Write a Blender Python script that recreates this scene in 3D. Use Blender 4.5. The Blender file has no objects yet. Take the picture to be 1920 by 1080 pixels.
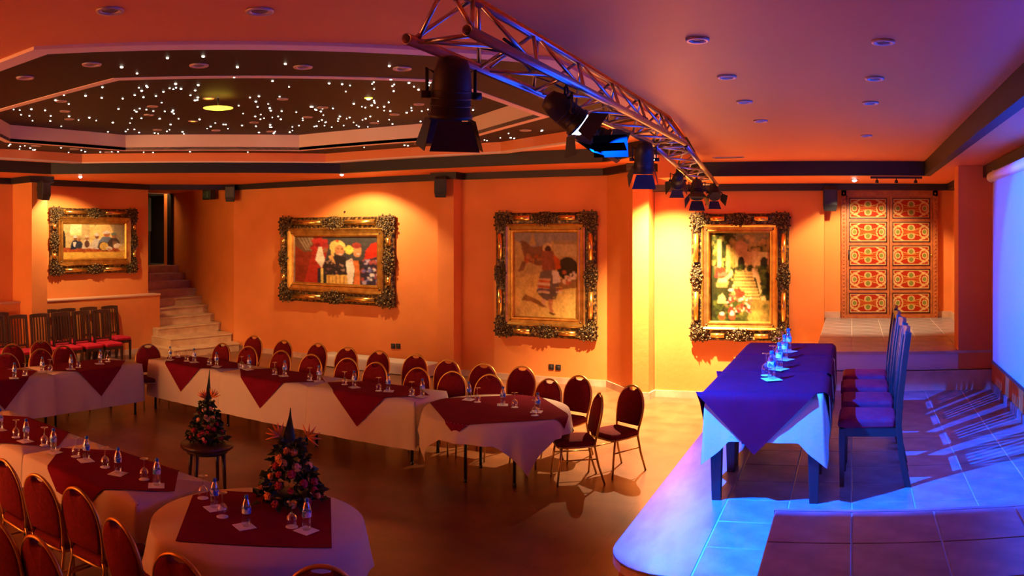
import bpy, bmesh, math, random
from mathutils import Vector, Matrix
from mathutils.geometry import tessellate_polygon
random.seed(7)
PI = math.pi
SC = bpy.context.scene
COL = SC.collection
# ------------------------------------------------------------------ camera (a cylindrical panorama, 73 degrees wide)
F, X0, Y0, HC = 1500.0, 1597.0, 440.0, 2.65
cam = bpy.data.cameras.new('camera')
cam.type = 'PANO'
cam.panorama_type = 'CENTRAL_CYLINDRICAL'
cam.central_cylindrical_range_u_min = -X0 / F
cam.central_cylindrical_range_u_max = (1920 - X0) / F
cam.central_cylindrical_range_v_min = -(1080 - Y0) / F
cam.central_cylindrical_range_v_max = Y0 / F
cam.central_cylindrical_radius = 1.0
cam.clip_start = 0.05
cam_o = bpy.data.objects.new('camera', cam)
COL.objects.link(cam_o)
cam_o.location = (0, 0, HC)
cam_o.rotation_euler = (PI / 2, 0, 0)
SC.camera = cam_o
# ------------------------------------------------------------------ world, exposure
W = bpy.data.worlds.new('world'); SC.world = W; W.use_nodes = True
bg = W.node_tree.nodes['Background']
bg.inputs[0].default_value = (1.0, 0.50, 0.20, 1)
bg.inputs[1].default_value = 11.5
SC.view_settings.view_transform = 'Standard'
SC.view_settings.look = 'None'
SC.view_settings.gamma = 1.0
SC.view_settings.use_curve_mapping = False
SC.view_settings.exposure = 0.18
WARM = (1.0, 0.68, 0.36)

def px(x, y, z):
    """floor/table position (X, Y) of the photo pixel x, y on the plane of height z"""
    t = (x - X0) / F
    r = F * (HC - z) / (y - Y0)
    return r * math.sin(t), r * math.cos(t)
def ang(x): return (x - X0) / F

# ------------------------------------------------------------------ helpers
def link(o, parent=None):
    COL.objects.link(o)
    if parent is not None: o.parent = parent
    return o
def tag(o, label=None, cat=None, group=None, kind=None):
    if label: o['label'] = label
    if cat: o['category'] = cat
    if group: o['group'] = group
    if kind: o['kind'] = kind
    return o
def thing(name, label, cat, loc=(0, 0, 0), rz=0.0, group=None):
    o = link(bpy.data.objects.new(name, None))
    o.location = loc; o.rotation_euler = (0, 0, rz); o.empty_display_size = 0.1
    return tag(o, label, cat, group)
def dup(root, loc, rz, label=None, group=None, scale=None):
    r = root.copy(); COL.objects.link(r)
    r.location = loc; r.rotation_euler = (root.rotation_euler[0], root.rotation_euler[1], rz)
    if scale: r.scale = scale
    if label: r['label'] = label
    if group: r['group'] = group
    for ch in list(root.children):
        c = ch.copy(); COL.objects.link(c); c.parent = r
        for g in ch.children:
            d = g.copy(); COL.objects.link(d); d.parent = c
    return r

class MB:
    def __init__(s): s.v = []; s.f = []; s.sm = []
    def add(s, vs, fs, smooth=False):
        n = len(s.v)
        s.v += [tuple(v) for v in vs]
        s.f += [tuple(i + n for i in f) for f in fs]
        s.sm += [smooth] * len(fs)
        return s
    def box(s, x0, x1, y0, y1, z0, z1):
        v = [(x, y, z) for z in (z0, z1) for y in (y0, y1) for x in (x0, x1)]
        return s.add(v, [(0, 2, 3, 1), (4, 5, 7, 6), (0, 1, 5, 4), (2, 6, 7, 3), (0, 4, 6, 2), (1, 3, 7, 5)])
    def cbox(s, x0, x1, y0, y1, z0, z1, b=0.01):
        """box with chamfered top and side edges (bevelled prism)"""
        p = [(x0 + b, y0), (x1 - b, y0), (x1, y0 + b), (x1, y1 - b), (x1 - b, y1), (x0 + b, y1), (x0, y1 - b), (x0, y0 + b)]
        q = [(x0 + 2*b, y0 + b), (x1 - 2*b, y0 + b), (x1 - b, y0 + 2*b), (x1 - b, y1 - 2*b), (x1 - 2*b, y1 - b), (x0 + 2*b, y1 - b), (x0 + b, y1 - 2*b), (x0 + b, y0 + 2*b)]
        return s.loft([[(a, c, z0 + b) for a, c in p], [(a, c, z1 - b) for a, c in p], [(a, c, z1) for a, c in q]], [(a, c, z0) for a, c in q])
    def loft(s, rings, bottom=None):
        if bottom: rings = [bottom] + rings
        n = len(rings[0]); v = [p for r in rings for p in r]; f = []
        for k in range(len(rings) - 1):
            for i in range(n):
                j = (i + 1) % n
                f.append((k*n + i, k*n + j, (k+1)*n + j, (k+1)*n + i))
        f.append(tuple(range(n - 1, -1, -1))); f.append(tuple(range((len(rings)-1)*n, len(rings)*n)))
        return s.add(v, f)
    def prism(s, poly, z0, z1, holes=()):
        loops = [list(poly)] + [list(h) for h in holes]
        flat = [p for l in loops for p in l]; n = len(flat)
        tris = tessellate_polygon([[Vector((p[0], p[1], 0)) for p in l] for l in loops])
        v = [(p[0], p[1], z0) for p in flat] + [(p[0], p[1], z1) for p in flat]
        f = []
        for t in tris:
            a, b, c = [Vector(flat[i]) for i in t]
            if (b - a).cross(c - a) < 0: t = (t[0], t[2], t[1])
            f.append((t[2], t[1], t[0])); f.append((t[0] + n, t[1] + n, t[2] + n))
        base = 0
        for l in loops:
            m = len(l)
            for i in range(m):
                j = (i + 1) % m
                f.append((base + i, base + j, base + j + n, base + i + n))
            base += m
        return s.add(v, f)
    def cyl(s, p0, p1, r0, r1=None, n=12, caps=True, smooth=True):
        r1 = r0 if r1 is None else r1
        p0, p1 = Vector(p0), Vector(p1); d = (p1 - p0).normalized()
        a = d.orthogonal().normalized(); b = d.cross(a)
        v = []
        for p, r in ((p0, r0), (p1, r1)):
            for i in range(n):
                t = 2*PI*i/n; v.append(p + (a*math.cos(t) + b*math.sin(t))*r)
        f = [(i, (i+1) % n, n + (i+1) % n, n + i) for i in range(n)]
        s.add(v, f, smooth)
        if caps: s.add(v, [tuple(range(n - 1, -1, -1)), tuple(range(n, 2*n))])
        return s
    def tube(s, pts, r, n=8, closed=False, smooth=True):
        pts = [Vector(p) for p in pts]; m = len(pts); v = []
        rr = r if isinstance(r, (list, tuple)) else [r]*m
        ref = None
        for i in range(m):
            a = pts[(i - 1) % m] if (i or closed) else pts[i]
            b = pts[(i + 1) % m] if (i < m - 1 or closed) else pts[i]
            d = (b - a).normalized()
            u = d.orthogonal().normalized() if ref is None else (ref - d*ref.dot(d)).normalized()
            ref = u; w = d.cross(u)
            for k in range(n):
                t = 2*PI*k/n; v.append(pts[i] + (u*math.cos(t) + w*math.sin(t))*rr[i])
        f = []
        for i in range(m if closed else m - 1):
            j = (i + 1) % m
            for k in range(n):
                l = (k + 1) % n; f.append((i*n + k, i*n + l, j*n + l, j*n + k))
        s.add(v, f, smooth)
        if not closed: s.add(v, [tuple(range(n - 1, -1, -1)), tuple(range((m-1)*n, m*n))])
        return s
    def lathe(s, prof, n=16, c=(0, 0, 0), smooth=True, caps=True):
        v = []; m = len(prof)
        for r, z in prof:
            for k in range(n):
                t = 2*PI*k/n; v.append((c[0] + r*math.cos(t), c[1] + r*math.sin(t), c[2] + z))
        f = []
        for i in range(m - 1):
            for k in range(n):
                l = (k + 1) % n; f.append((i*n + k, i*n + l, (i+1)*n + l, (i+1)*n + k))
        s.add(v, f, smooth)
        if caps: s.add(v, [tuple(range(n - 1, -1, -1)), tuple(range((m-1)*n, m*n))])
        return s
    def ball(s, c, r, n=8, m=5, sc=(1, 1, 1)):
        v = []; f = []
        for i in range(m + 1):
            a = PI*i/m
            for k in range(n):
                t = 2*PI*k/n
                v.append((c[0] + r*sc[0]*math.sin(a)*math.cos(t), c[1] + r*sc[1]*math.sin(a)*math.sin(t), c[2] - r*sc[2]*math.cos(a)))
        for i in range(m):
            for k in range(n):
                l = (k + 1) % n; f.append((i*n + k, i*n + l, (i+1)*n + l, (i+1)*n + k))
        return s.add(v, f, True)
    def xf(s, M, start=0):
        for i in range(start, len(s.v)): s.v[i] = tuple(M @ Vector(s.v[i]))
        return s
    def mesh(s, name, mat):
        me = bpy.data.meshes.new(name); me.from_pydata(s.v, [], s.f)
        me.polygons.foreach_set('use_smooth', s.sm); me.materials.append(mat); me.update()
        return me
    def build(s, name, mat, parent=None, bevel=0, loc=None, fix=True):
        me = s.mesh(name, mat)
        if fix:
            bm = bmesh.new(); bm.from_mesh(me); bmesh.ops.remove_doubles(bm, verts=bm.verts, dist=1e-5)
            bmesh.ops.recalc_face_normals(bm, faces=bm.faces); bm.to_mesh(me); bm.free()
        o = link(bpy.data.objects.new(name, me), parent)
        if loc: o.location = loc
        if bevel:
            m = o.modifiers.new('bevel', 'BEVEL'); m.width = bevel; m.segments = 2; m.limit_method = 'ANGLE'
        return o
def struct(name, mb, mat, parent=None, **k):
    o = mb.build(name, mat, parent, **k)
    if parent is None: o['kind'] = 'structure'
    return o
def offset_poly(poly, d):
    """offset of a convex counter-clockwise polygon outward by d"""
    n = len(poly); out = []
    L = []
    for i in range(n):
        a, b = Vector(poly[i]), Vector(poly[(i+1) % n]); t = (b - a).normalized(); nn = Vector((t.y, -t.x))
        L.append((a + nn*d, t))
    for i in range(n):
        (p, t), (q, u) = L[i - 1], L[i]
        den = t.x*u.y - t.y*u.x
        k = ((q.x - p.x)*u.y - (q.y - p.y)*u.x)/den
        out.append(tuple(p + t*k))
    return out
def strip(mb, path, d, z0, z1):
    """board following an open path, thick d to the right-hand side of its direction"""
    P = [Vector(p) for p in path]; Q = []
    for i in range(len(P)):
        if i == 0: t = (P[1]-P[0]).normalized(); n = Vector((t.y, -t.x)); Q.append(P[0] + n*d)
        elif i == len(P)-1: t = (P[-1]-P[-2]).normalized(); n = Vector((t.y, -t.x)); Q.append(P[-1] + n*d)
        else:
            t = (P[i]-P[i-1]).normalized(); u = (P[i+1]-P[i]).normalized()
            n1 = Vector((t.y, -t.x)); n2 = Vector((u.y, -u.x)); b = (n1 + n2).normalized()
            Q.append(P[i] + b*(d/max(0.3, b.dot(n1))))
    for i in range(len(P)-1):
        a, b, c, e = P[i], P[i+1], Q[i+1], Q[i]
        v = [(p.x, p.y, z) for z in (z0, z1) for p in (a, b, c, e)]
        mb.add(v, [(3, 2, 1, 0), (4, 5, 6, 7), (0, 1, 5, 4), (1, 2, 6, 5), (2, 3, 7, 6), (3, 0, 4, 7)])
    return mb

# ------------------------------------------------------------------ materials
def mat(name, col, rough=0.6, metal=0.0, col2=None, scale=8.0, detail=4.0, bump=0.0, bscale=None, stretch=None, spec=0.5, emit=None, estr=0.0, lo=0.35, hi=0.65, sheen=0.0):
    m = bpy.data.materials.new(name); m.use_nodes = True
    nt = m.node_tree; b = nt.nodes['Principled BSDF']
    b.inputs['Base Color'].default_value = (*col, 1); b.inputs['Roughness'].default_value = rough
    b.inputs['Metallic'].default_value = metal; b.inputs['Specular IOR Level'].default_value = spec
    if sheen: b.inputs['Sheen Weight'].default_value = sheen
    if emit: b.inputs['Emission Color'].default_value = (*emit, 1); b.inputs['Emission Strength'].default_value = estr
    if col2 is None and not bump: return m
    tc = nt.nodes.new('ShaderNodeTexCoord'); mp = nt.nodes.new('ShaderNodeMapping')
    nt.links.new(tc.outputs['Object'], mp.inputs['Vector'])
    if stretch: mp.inputs['Scale'].default_value = stretch
    if col2 is not None:
        n = nt.nodes.new('ShaderNodeTexNoise'); n.inputs['Scale'].default_value = scale; n.inputs['Detail'].default_value = detail
        nt.links.new(mp.outputs[0], n.inputs['Vector'])
        r = nt.nodes.new('ShaderNodeValToRGB')
        r.color_ramp.elements[0].position = lo; r.color_ramp.elements[0].color = (*col, 1)
        r.color_ramp.elements[1].position = hi; r.color_ramp.elements[1].color = (*col2, 1)
        nt.links.new(n.outputs['Fac'], r.inputs['Fac']); nt.links.new(r.outputs[0], b.inputs['Base Color'])
    if bump:
        n2 = nt.nodes.new('ShaderNodeTexNoise'); n2.inputs['Scale'].default_value = bscale or scale*3; n2.inputs['Detail'].default_value = 5
        nt.links.new(mp.outputs[0], n2.inputs['Vector'])
        bp = nt.nodes.new('ShaderNodeBump'); bp.inputs['Strength'].default_value = bump; bp.inputs['Distance'].default_value = 0.01
        nt.links.new(n2.outputs['Fac'], bp.inputs['Height']); nt.links.new(bp.outputs[0], b.inputs['Normal'])
    return m
def attr_mat(name, rough=0.55, spec=0.08):
    m = bpy.data.materials.new(name); m.use_nodes = True; nt = m.node_tree; b = nt.nodes['Principled BSDF']
    a = nt.nodes.new('ShaderNodeVertexColor'); a.layer_name = 'paint'
    n = nt.nodes.new('ShaderNodeTexNoise'); n.inputs['Scale'].default_value = 60
    tc = nt.nodes.new('ShaderNodeTexCoord'); nt.links.new(tc.outputs['Object'], n.inputs['Vector'])
    bp = nt.nodes.new('ShaderNodeBump'); bp.inputs['Strength'].default_value = 0.15; bp.inputs['Distance'].default_value = 0.005
    nt.links.new(n.outputs['Fac'], bp.inputs['Height']); nt.links.new(bp.outputs[0], b.inputs['Normal'])
    nt.links.new(a.outputs['Color'], b.inputs['Base Color']); b.inputs['Roughness'].default_value = rough
    b.inputs['Specular IOR Level'].default_value = spec
    return m
def glass_mat(name, tint=(0.95, 0.97, 1.0), rough=0.03, base=0.06):
    m = bpy.data.materials.new(name); m.use_nodes = True; nt = m.node_tree
    for n in list(nt.nodes): nt.nodes.remove(n)
    out = nt.nodes.new('ShaderNodeOutputMaterial'); mix = nt.nodes.new('ShaderNodeMixShader')
    t = nt.nodes.new('ShaderNodeBsdfTransparent'); t.inputs[0].default_value = (*tint, 1)
    g = nt.nodes.new('ShaderNodeBsdfGlossy'); g.inputs['Roughness'].default_value = rough; g.inputs[0].default_value = (1, 1, 1, 1)
    fr = nt.nodes.new('ShaderNodeLayerWeight'); fr.inputs['Blend'].default_value = 0.35
    mr = nt.nodes.new('ShaderNodeMapRange'); mr.inputs['To Min'].default_value = base; mr.inputs['To Max'].default_value = 0.75
    nt.links.new(fr.outputs['Facing'], mr.inputs['Value']); nt.links.new(mr.outputs[0], mix.inputs[0])
    nt.links.new(t.outputs[0], mix.inputs[1]); nt.links.new(g.outputs[0], mix.inputs[2]); nt.links.new(mix.outputs[0], out.inputs[0])
    return m
def emit_mat(name, col, s):
    m = bpy.data.materials.new(name); m.use_nodes = True; nt = m.node_tree
    for n in list(nt.nodes): nt.nodes.remove(n)
    out = nt.nodes.new('ShaderNodeOutputMaterial'); e = nt.nodes.new('ShaderNodeEmission')
    e.inputs[0].default_value = (*col, 1); e.inputs[1].default_value = s
    nt.links.new(e.outputs[0], out.inputs[0])
    m.cycles.emission_sampling = 'NONE'
    return m
M = {}
M['wall'] = mat('orange_plaster', (0.65, 0.205, 0.034), 0.75, col2=(0.73, 0.24, 0.045), scale=1.4, bump=0.25, bscale=14)
M['ceil'] = mat('orange_ceiling_paint', (0.90, 0.25, 0.060), 0.50, col2=(0.95, 0.28, 0.072), scale=1.2, bump=0.22, bscale=5, stretch=(1, 0.35, 1))
M['beam'] = mat('black_stained_timber', (0.006, 0.004, 0.003), 0.55, col2=(0.010, 0.006, 0.005), scale=4, stretch=(1, 1, 6))
M['coffer'] = mat('dark_coffer_paint', (0.020, 0.006, 0.003), 0.6, col2=(0.026, 0.008, 0.004), scale=2)
M['mould'] = mat('pale_plaster_moulding', (0.90, 0.60, 0.42), 0.6, bump=0.1, bscale=20)
M['floor'] = None
M['border'] = mat('veined_stone_border', (0.22, 0.19, 0.18), 0.3, col2=(0.42, 0.36, 0.34), scale=3.0, detail=8, stretch=(1.6, 0.5, 1), bump=0.1)
M['tile'] = mat('stage_tile_glaze', (0.20, 0.185, 0.19), 0.34, col2=(0.33, 0.30, 0.30), scale=6, detail=6, bump=0.06, bscale=20)
M['grout'] = mat('pale_grout', (0.62, 0.52, 0.45), 0.8)
M['stagewood'] = mat('stage_front_wood', (0.50, 0.20, 0.06), 0.45, col2=(0.36, 0.13, 0.04), scale=3, stretch=(1, 1, 12), detail=6)
M['marble'] = mat('pale_marble', (0.66, 0.44, 0.22), 0.3, col2=(0.52, 0.32, 0.15), scale=4, detail=8)
M['base'] = mat('tiled_skirting', (0.62, 0.40, 0.26), 0.4, col2=(0.5, 0.3, 0.18), scale=5)
M['ledge'] = mat('ledge_plaster', (0.62, 0.36, 0.2), 0.6)
M['black'] = mat('matt_black_plastic', (0.012, 0.012, 0.013), 0.5)
M['darkvoid'] = mat('unlit_hall_shade', (0.010, 0.010, 0.010), 0.8)  # near-black colour stands in for the darkness of the hall
M['greencurtain'] = mat('grey_green_panel', (0.05, 0.075, 0.06), 0.7, col2=(0.035, 0.05, 0.045), scale=3)

# main floor: mottled brown ceramic with faint joints
def floor_mat():
    m = mat('brown_ceramic_floor', (0.15, 0.052, 0.018), 0.30, col2=(0.27, 0.105, 0.040), scale=2.6, detail=8, lo=0.3, hi=0.7)
    nt = m.node_tree; b = nt.nodes['Principled BSDF']
    tc = nt.nodes.new('ShaderNodeTexCoord'); br = nt.nodes.new('ShaderNodeTexBrick')
    br.offset = 0.0; br.inputs['Scale'].default_value = 1.0; br.inputs['Brick Width'].default_value = 0.42; br.inputs['Row Height'].default_value = 0.42
    br.inputs['Mortar Size'].default_value = 0.004; br.inputs['Mortar Smooth'].default_value = 0.2
    br.inputs['Color1'].default_value = (1, 1, 1, 1); br.inputs['Color2'].default_value = (0.86, 0.86, 0.86, 1); br.inputs['Mortar'].default_value = (0.7, 0.7, 0.7, 1)
    nt.links.new(tc.outputs['Object'], br.inputs['Vector'])
    mx = nt.nodes.new('ShaderNodeMixRGB'); mx.blend_type = 'MULTIPLY'; mx.inputs[0].default_value = 1.0
    src = b.inputs['Base Color'].links[0].from_socket
    nt.links.new(src, mx.inputs[1]); nt.links.new(br.outputs['Color'], mx.inputs[2]); nt.links.new(mx.outputs[0], b.inputs['Base Color'])
    return m
M['floor'] = floor_mat()

# ------------------------------------------------------------------ shell: floors
Z_ST, Z_MID, Z_NI, Z_TE = 0.85, 1.08, 1.30, 1.23          # stage, step, niche platform, terrace
struct('floor', MB().box(-17.2, 1.95, -3.0, 15.4, -0.12, 0.0), M['floor'])
# stage with a rounded corner
rc = [(-1.33 + 0.34*(1 - math.cos(a)), 4.14 + 0.34*(1 - math.sin(a))) for a in [i*PI/2/8 for i in range(9)]]
st_poly = [(1.63, 4.14), (1.63, 9.3), (-1.33, 9.3)] + rc
st_poly = st_poly[::-1] if False else st_poly
stage = struct('stage_platform', MB().prism(st_poly, 0.0, Z_ST - 0.06), M['stagewood'])
rc2 = [(-1.36 + 0.36*(1 - math.cos(a)), 4.11 + 0.36*(1 - math.sin(a))) for a in [i*PI/2/8 for i in range(9)]]
cap_poly = [(1.63, 4.11), (1.63, 9.3), (-1.36, 9.3)] + rc2
MB().prism(cap_poly, Z_ST - 0.06, Z_ST - 0.004).build('stage_slab', M['grout'], stage)
brc = [(-1.36 + 0.36*(1 - math.cos(a)), 4.11 + 0.36*(1 - math.sin(a))) for a in [i*PI/2/8 for i in range(9)]]
MB().prism([(-0.845, 4.11), (-0.845, 9.3), (-1.36, 9.3)] + brc, Z_ST - 0.02, Z_ST).build('edge_border', M['border'], stage, bevel=0.004)
def tiles(parent, xs, ys, z, name='tile', m='tile'):
    me = {}
    for i in range(len(xs)-1):
        for j in range(len(ys)-1):
            w, d = xs[i+1]-xs[i], ys[j+1]-ys[j]
            k = (round(w, 3), round(d, 3))
            if k not in me:
                g = 0.0035
                me[k] = MB().loft([[(g, g, 0), (w-g, g, 0), (w-g, d-g, 0), (g, d-g, 0)], [(g, g, .009), (w-g, g, .009), (w-g, d-g, .009), (g, d-g, .009)],
                                   [(2*g, 2*g, .012), (w-2*g, 2*g, .012), (w-2*g, d-2*g, .012), (2*g, d-2*g, .012)]]).mesh(name, M[m])
            o = link(bpy.data.objects.new(name, me[k]), parent)
            o.location = (xs[i], ys[j], z)
TX = [-0.84, -0.42, 0.0, 0.42, 0.84, 1.26, 1.63]
tiles(stage, TX, [4.12 + 0.42*i for i in range(13)] + [9.3], Z_ST - 0.012)
# niche platform with its step, near terrace
nich = struct('niche_platform', MB().box(-0.42, 1.63, 9.26, 13.0, 0.0, Z_NI - 0.004), M['grout'])
struct('niche_step', MB().box(-0.42, 1.63, 9.2, 9.26, 0.0, Z_MID).box(-0.42, 1.63, 9.185, 9.26, Z_MID - 0.02, Z_MID), M['base'])
MB().box(-0.42, 1.63, 9.235, 9.27, Z_NI - 0.03, Z_NI).build('nosing', M['base'], nich)
tiles(nich, [-0.42, 0.0, 0.42, 0.84, 1.26, 1.63], [9.27 + 0.4145*i for i in range(10)], Z_NI - 0.012)
ter = struct('terrace_platform', MB().box(-0.394, 1.63, -3.0, 4.12, 0.0, Z_TE - 0.004), M['grout'])
MB().box(-0.40, 1.63, 4.10, 4.135, Z_TE - 0.05, Z_TE).build('terrace_edge', M['tile'], ter)
tiles(ter, [-0.394, 0.0, 0.42, 0.84, 1.26, 1.63], [2.0 + 0.42*i for i in range(6)], Z_TE - 0.012)

# ------------------------------------------------------------------ shell: walls
CH, CL, SH, SL = 4.0, 3.64, 3.80, 3.46       # high / low ceiling, high / low soffit
struct('wall_left', MB().box(-14.5, -14.2, -9.0, 11.75, 0, SH + .3), M['wall'])
par = struct('wall_parapet', MB().box(-14.2, -13.9, 2.0, 11.85, 0, 1.27), M['wall'])
MB().box(-14.2, -13.88, 2.0, 11.87, 1.27, 1.305).build('ledge', M['ledge'], par, bevel=0.006)
struct('wall_pillar_left', MB().box(-14.2, -13.45, 8.17, 8.53, 0, SH), M['wall'])
struct('wall_back', MB().box(-12.96, -4.2, 13.3, 13.6, 0, SH + .3), M['wall'])
struct('wall_pillar_back', MB().box(-7.4, -7.06, 13.0, 13.3, 0, SH), M['wall'])
struct('wall_pier', MB().prism([(-4.2, 13.3), (-3.53, 12.56), (-3.5, 12.45), (-3.23, 12.45), (-3.21, 12.75), (-3.2, 13.6), (-4.2, 13.6)], 0, SH), M['wall'])
struct('wall_alcove', MB().box(-3.2, -0.44, 12.72, 13.6, 0, SH), M['wall'])
struct('wall_niche', MB().box(-0.44, 1.63, 13.0, 13.4, 0, SH), M['wall'])
struct('wall_right', MB().box(1.63, 1.95, -3.0, 13.4, 0, SH), M['wall'])
struct('wall_near_light_block', MB().box(-7.5, 1.95, -1.9, -1.7, 0, SH + .3), M['wall'])  # unseen wall added to keep the warm world light off the stage
struct('wall_pillar_right', MB().box(1.24, 1.63, 9.25, 9.62, 0, SH), M['wall'])
struct('wall_stair_right', MB().prism([(-12.96, 13.3), (-12.96, 13.6), (-16.9, 15.2), (-16.9, 14.9)], 0, SH), M['wall'])
struct('wall_stair_left', MB().box(-17.2, -14.45, 11.45, 11.75, 0, SH), M['wall'])
struct('wall_stair_end', MB().box(-17.2, -16.9, 11.75, 13.2, 0, SH).box(-17.2, -16.9, 14.82, 15.2, 0, SH).box(-17.2, -16.9, 13.2, 14.82, 0, 1.8), M['wall'])

# baseboards
def skirting(name, path):
    return struct(name, strip(MB(), path, 0.025, 0.0, 0.11), M['base'])
skirting('baseboard_back', [(-12.96, 13.3), (-7.4, 13.3)])
skirting('baseboard_pillar', [(-7.4, 13.3), (-7.4, 13.0), (-7.06, 13.0), (-7.06, 13.3), (-4.2, 13.3)])
skirting('baseboard_pier', [(-4.2, 13.3), (-3.53, 12.56), (-3.5, 12.45), (-3.23, 12.45), (-3.205, 12.72), (-0.44, 12.72)])
skirting('baseboard_left', [(-13.9, 2.0), (-13.9, 11.85)])
for nm, pth in (('baseboard_niche', [(-0.44, 13.0), (-0.19, 13.0)]), ('baseboard_niche_right', [(1.40, 13.0), (1.63, 13.0), (1.63, 9.62)])):
    struct(nm, strip(MB(), pth, 0.025, Z_NI, Z_NI + 0.1), M['base'])
struct('baseboard_right', strip(MB(), [(1.63, 9.25), (1.63, 4.2)], 0.02, Z_ST, Z_ST + 0.09), M['tile'])
struct('baseboard_pillar_right', strip(MB(), [(1.24, 9.25), (1.63, 9.25)], 0.015, Z_ST, Z_ST + 0.1), M['tile'])

# ------------------------------------------------------------------ shell: ceilings
INN = [(-6.15, 4.72), (-3.85, 6.85), (-3.85, 9.4), (-5.75, 10.95), (-9.05, 10.95), (-11.2, 8.75), (-11.2, 6.4), (-9.4, 4.72)]
OUT = [(-4.96, 3.15), (-2.35, 5.76), (-2.35, 9.9), (-5.5, 11.72), (-9.05, 11.72), (-12.2, 8.5), (-12.2, 5.2), (-10.2, 3.15)]
HI = [(-12.75, -9), (-12.75, 8.15), (-8.9, 12.0), (-3.8, 12.0), (-3.0, 11.2), (-2.06, 10.85), (-1.68, 8.1), (-1.5, 6.5), (-1.5, -9)][::-1]
struct('ceiling', MB().prism(HI, CH, CH + 0.15, [OUT]), M['ceil'])
ring = struct('ceiling_coffer_ring', MB().prism(offset_poly(OUT, 0.02), CH + 0.15, CH + 0.2, [INN]), M['coffer'])
star = struct('ceiling_star_panel', MB().prism(offset_poly(INN, 0.3), CH + 0.42, CH + 0.47), M['coffer'])
def band(name, poly, z0, z1, d, m):
    q = offset_poly(poly, d); n = len(poly); mb = MB()
    v = [(p[0], p[1], z) for z in (z0, z1) for l in (poly, q) for p in l]
    f = []
    for i in range(n):
        j = (i+1) % n
        f += [(i, j, n+j, n+i), (2*n+i, 3*n+i, 3*n+j, 2*n+j), (i, 2*n+i, 2*n+j, j), (n+i, n+j, 3*n+j, 3*n+i)]
    return struct(name, mb.add(v, f), m)
band('trim_1', INN, CH + 0.143, CH + 0.42, 0.10, M['mould'])
band('trim_2', OUT, CH - 0.025, CH, 0.16, M['mould'])
LO = [(-1.5, -9), (1.07, -9), (1.07, 10.85), (-2.06, 10.85), (-1.68, 8.1), (-1.5, 6.5)]
struct('ceiling_stage', MB().prism(LO, CL, CH + 0.15), M['ceil'])
# soffits
struct('ceiling_soffit', MB().prism([(-14.5, -9), (-12.75, -9), (-12.75, 8.15), (-8.9, 12.0), (-3.8, 12.0), (-3.0, 11.2), (-2.75, 11.1), (-2.75, 13.6), (-12.9, 13.6), (-16.9, 15.3), (-17.2, 11.45), (-14.5, 11.45)], SH, SH + .12), M['ceil'])
struct('ceiling_soffit_stage', MB().prism([(-2.75, 11.11), (-2.06, 10.85), (1.07, 10.85), (1.07, -9), (1.95, -9), (1.95, 13.4), (-2.75, 13.4)], SL, CH + .1), M['ceil'])
# dark fascia beams and wall-top mouldings
struct('trim_3', strip(MB(), [(-12.75, -9), (-12.75, 8.15), (-8.9, 12.0), (-3.8, 12.0), (-3.0, 11.2), (-2.06, 10.85)], 0.09, SH - .01, CH), M['beam'])
struct('trim_4', strip(MB(), [(-2.4, 10.97), (-2.06, 10.85), (1.07, 10.85), (1.07, -9)], 0.09, SL - .012, CL), M['beam'])
struct('trim_5', strip(MB(), [(-14.2, -9), (-14.2, 8.17), (-13.45, 8.17), (-13.45, 8.53), (-14.2, 8.53), (-14.2, 11.75), (-12.96, 13.3), (-7.4, 13.3), (-7.4, 13.0), (-7.06, 13.0), (-7.06, 13.3), (-4.2, 13.3), (-3.53, 12.56), (-3.5, 12.45), (-3.23, 12.45), (-3.21, 12.72), (-2.75, 12.72)], 0.1, SH - .12, SH), M['beam'])
struct('trim_6', strip(MB(), [(-3.2, 12.72), (-0.44, 12.72)], 0.1, SL - .11, SL), M['beam'])
struct('trim_7', strip(MB(), [(-0.54, 12.78), (1.63, 12.78), (1.63, 9.62)], 0.12, SL - .10, SL), M['beam'])
struct('trim_8', strip(MB(), [(1.63, 9.25), (1.63, -9)], 0.1, SL - .14, SL - .01), M['beam'])

# ------------------------------------------------------------------ staircase up to the dark doorway
stair = struct('staircase', MB().box(-16.9, -16.5, 11.75, 14.8, 0, 1.8), M['marble'])
for i in range(9):
    xe = -12.95 - 0.39*i; z = 0.18*(i + 1)
    k = (xe + 12.96)/(-16.9 + 12.96)
    yr = 13.3 + 1.58*max(0, k) - .02
    y0 = 11.76 if i > 1 else 11.70 - (0.0 if i else 0.25)
    mb = MB().prism([(xe, y0 - .12), (xe + 0.06, yr), (-16.6, yr), (-16.6, y0 - .12)] if i > 1 else [(xe + .1, y0 - .1), (xe + 0.32, yr - .15), (xe + .1, yr), (-13.9, yr), (-13.9, y0 - .1)], z - 0.18, z - 0.03)
    mb.build('riser', M['marble'], stair)
    MB().prism([(xe + .03, y0 - .12), (xe + 0.09, yr), (xe - .5, yr), (xe - .5, y0 - .12)] if i > 1 else [(xe + .13, y0 - .1), (xe + 0.35, yr - .15), (xe + .13, yr), (-13.9, yr), (-13.9, y0 - .1)], z - 0.03, z).build('tread', M['marble'], stair, bevel=0.006)
# dark doorway with hall behind
d1 = struct('door_1', MB().box(-17.02, -16.86, 13.15, 13.23, 1.8, SH).box(-17.02, -16.86, 14.78, 14.86, 1.8, SH), M['beam'])
MB().box(-18.6, -18.5, 12.0, 16.0, 1.8, SH).box(-18.6, -17.2, 15.4, 15.5, 1.8, SH).box(-18.6, -17.2, 12.0, 12.1, 1.8, SH).box(-18.6, -17.2, 12.0, 15.5, 1.7, 1.8).box(-18.6, -17.2, 12.0, 15.5, SH, SH + .1).build('hall', M['darkvoid'], d1)
MB().box(-18.48, -18.44, 15.0, 15.38, 2.75, 3.75).build('curtain', M['greencurtain'], d1)

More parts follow.
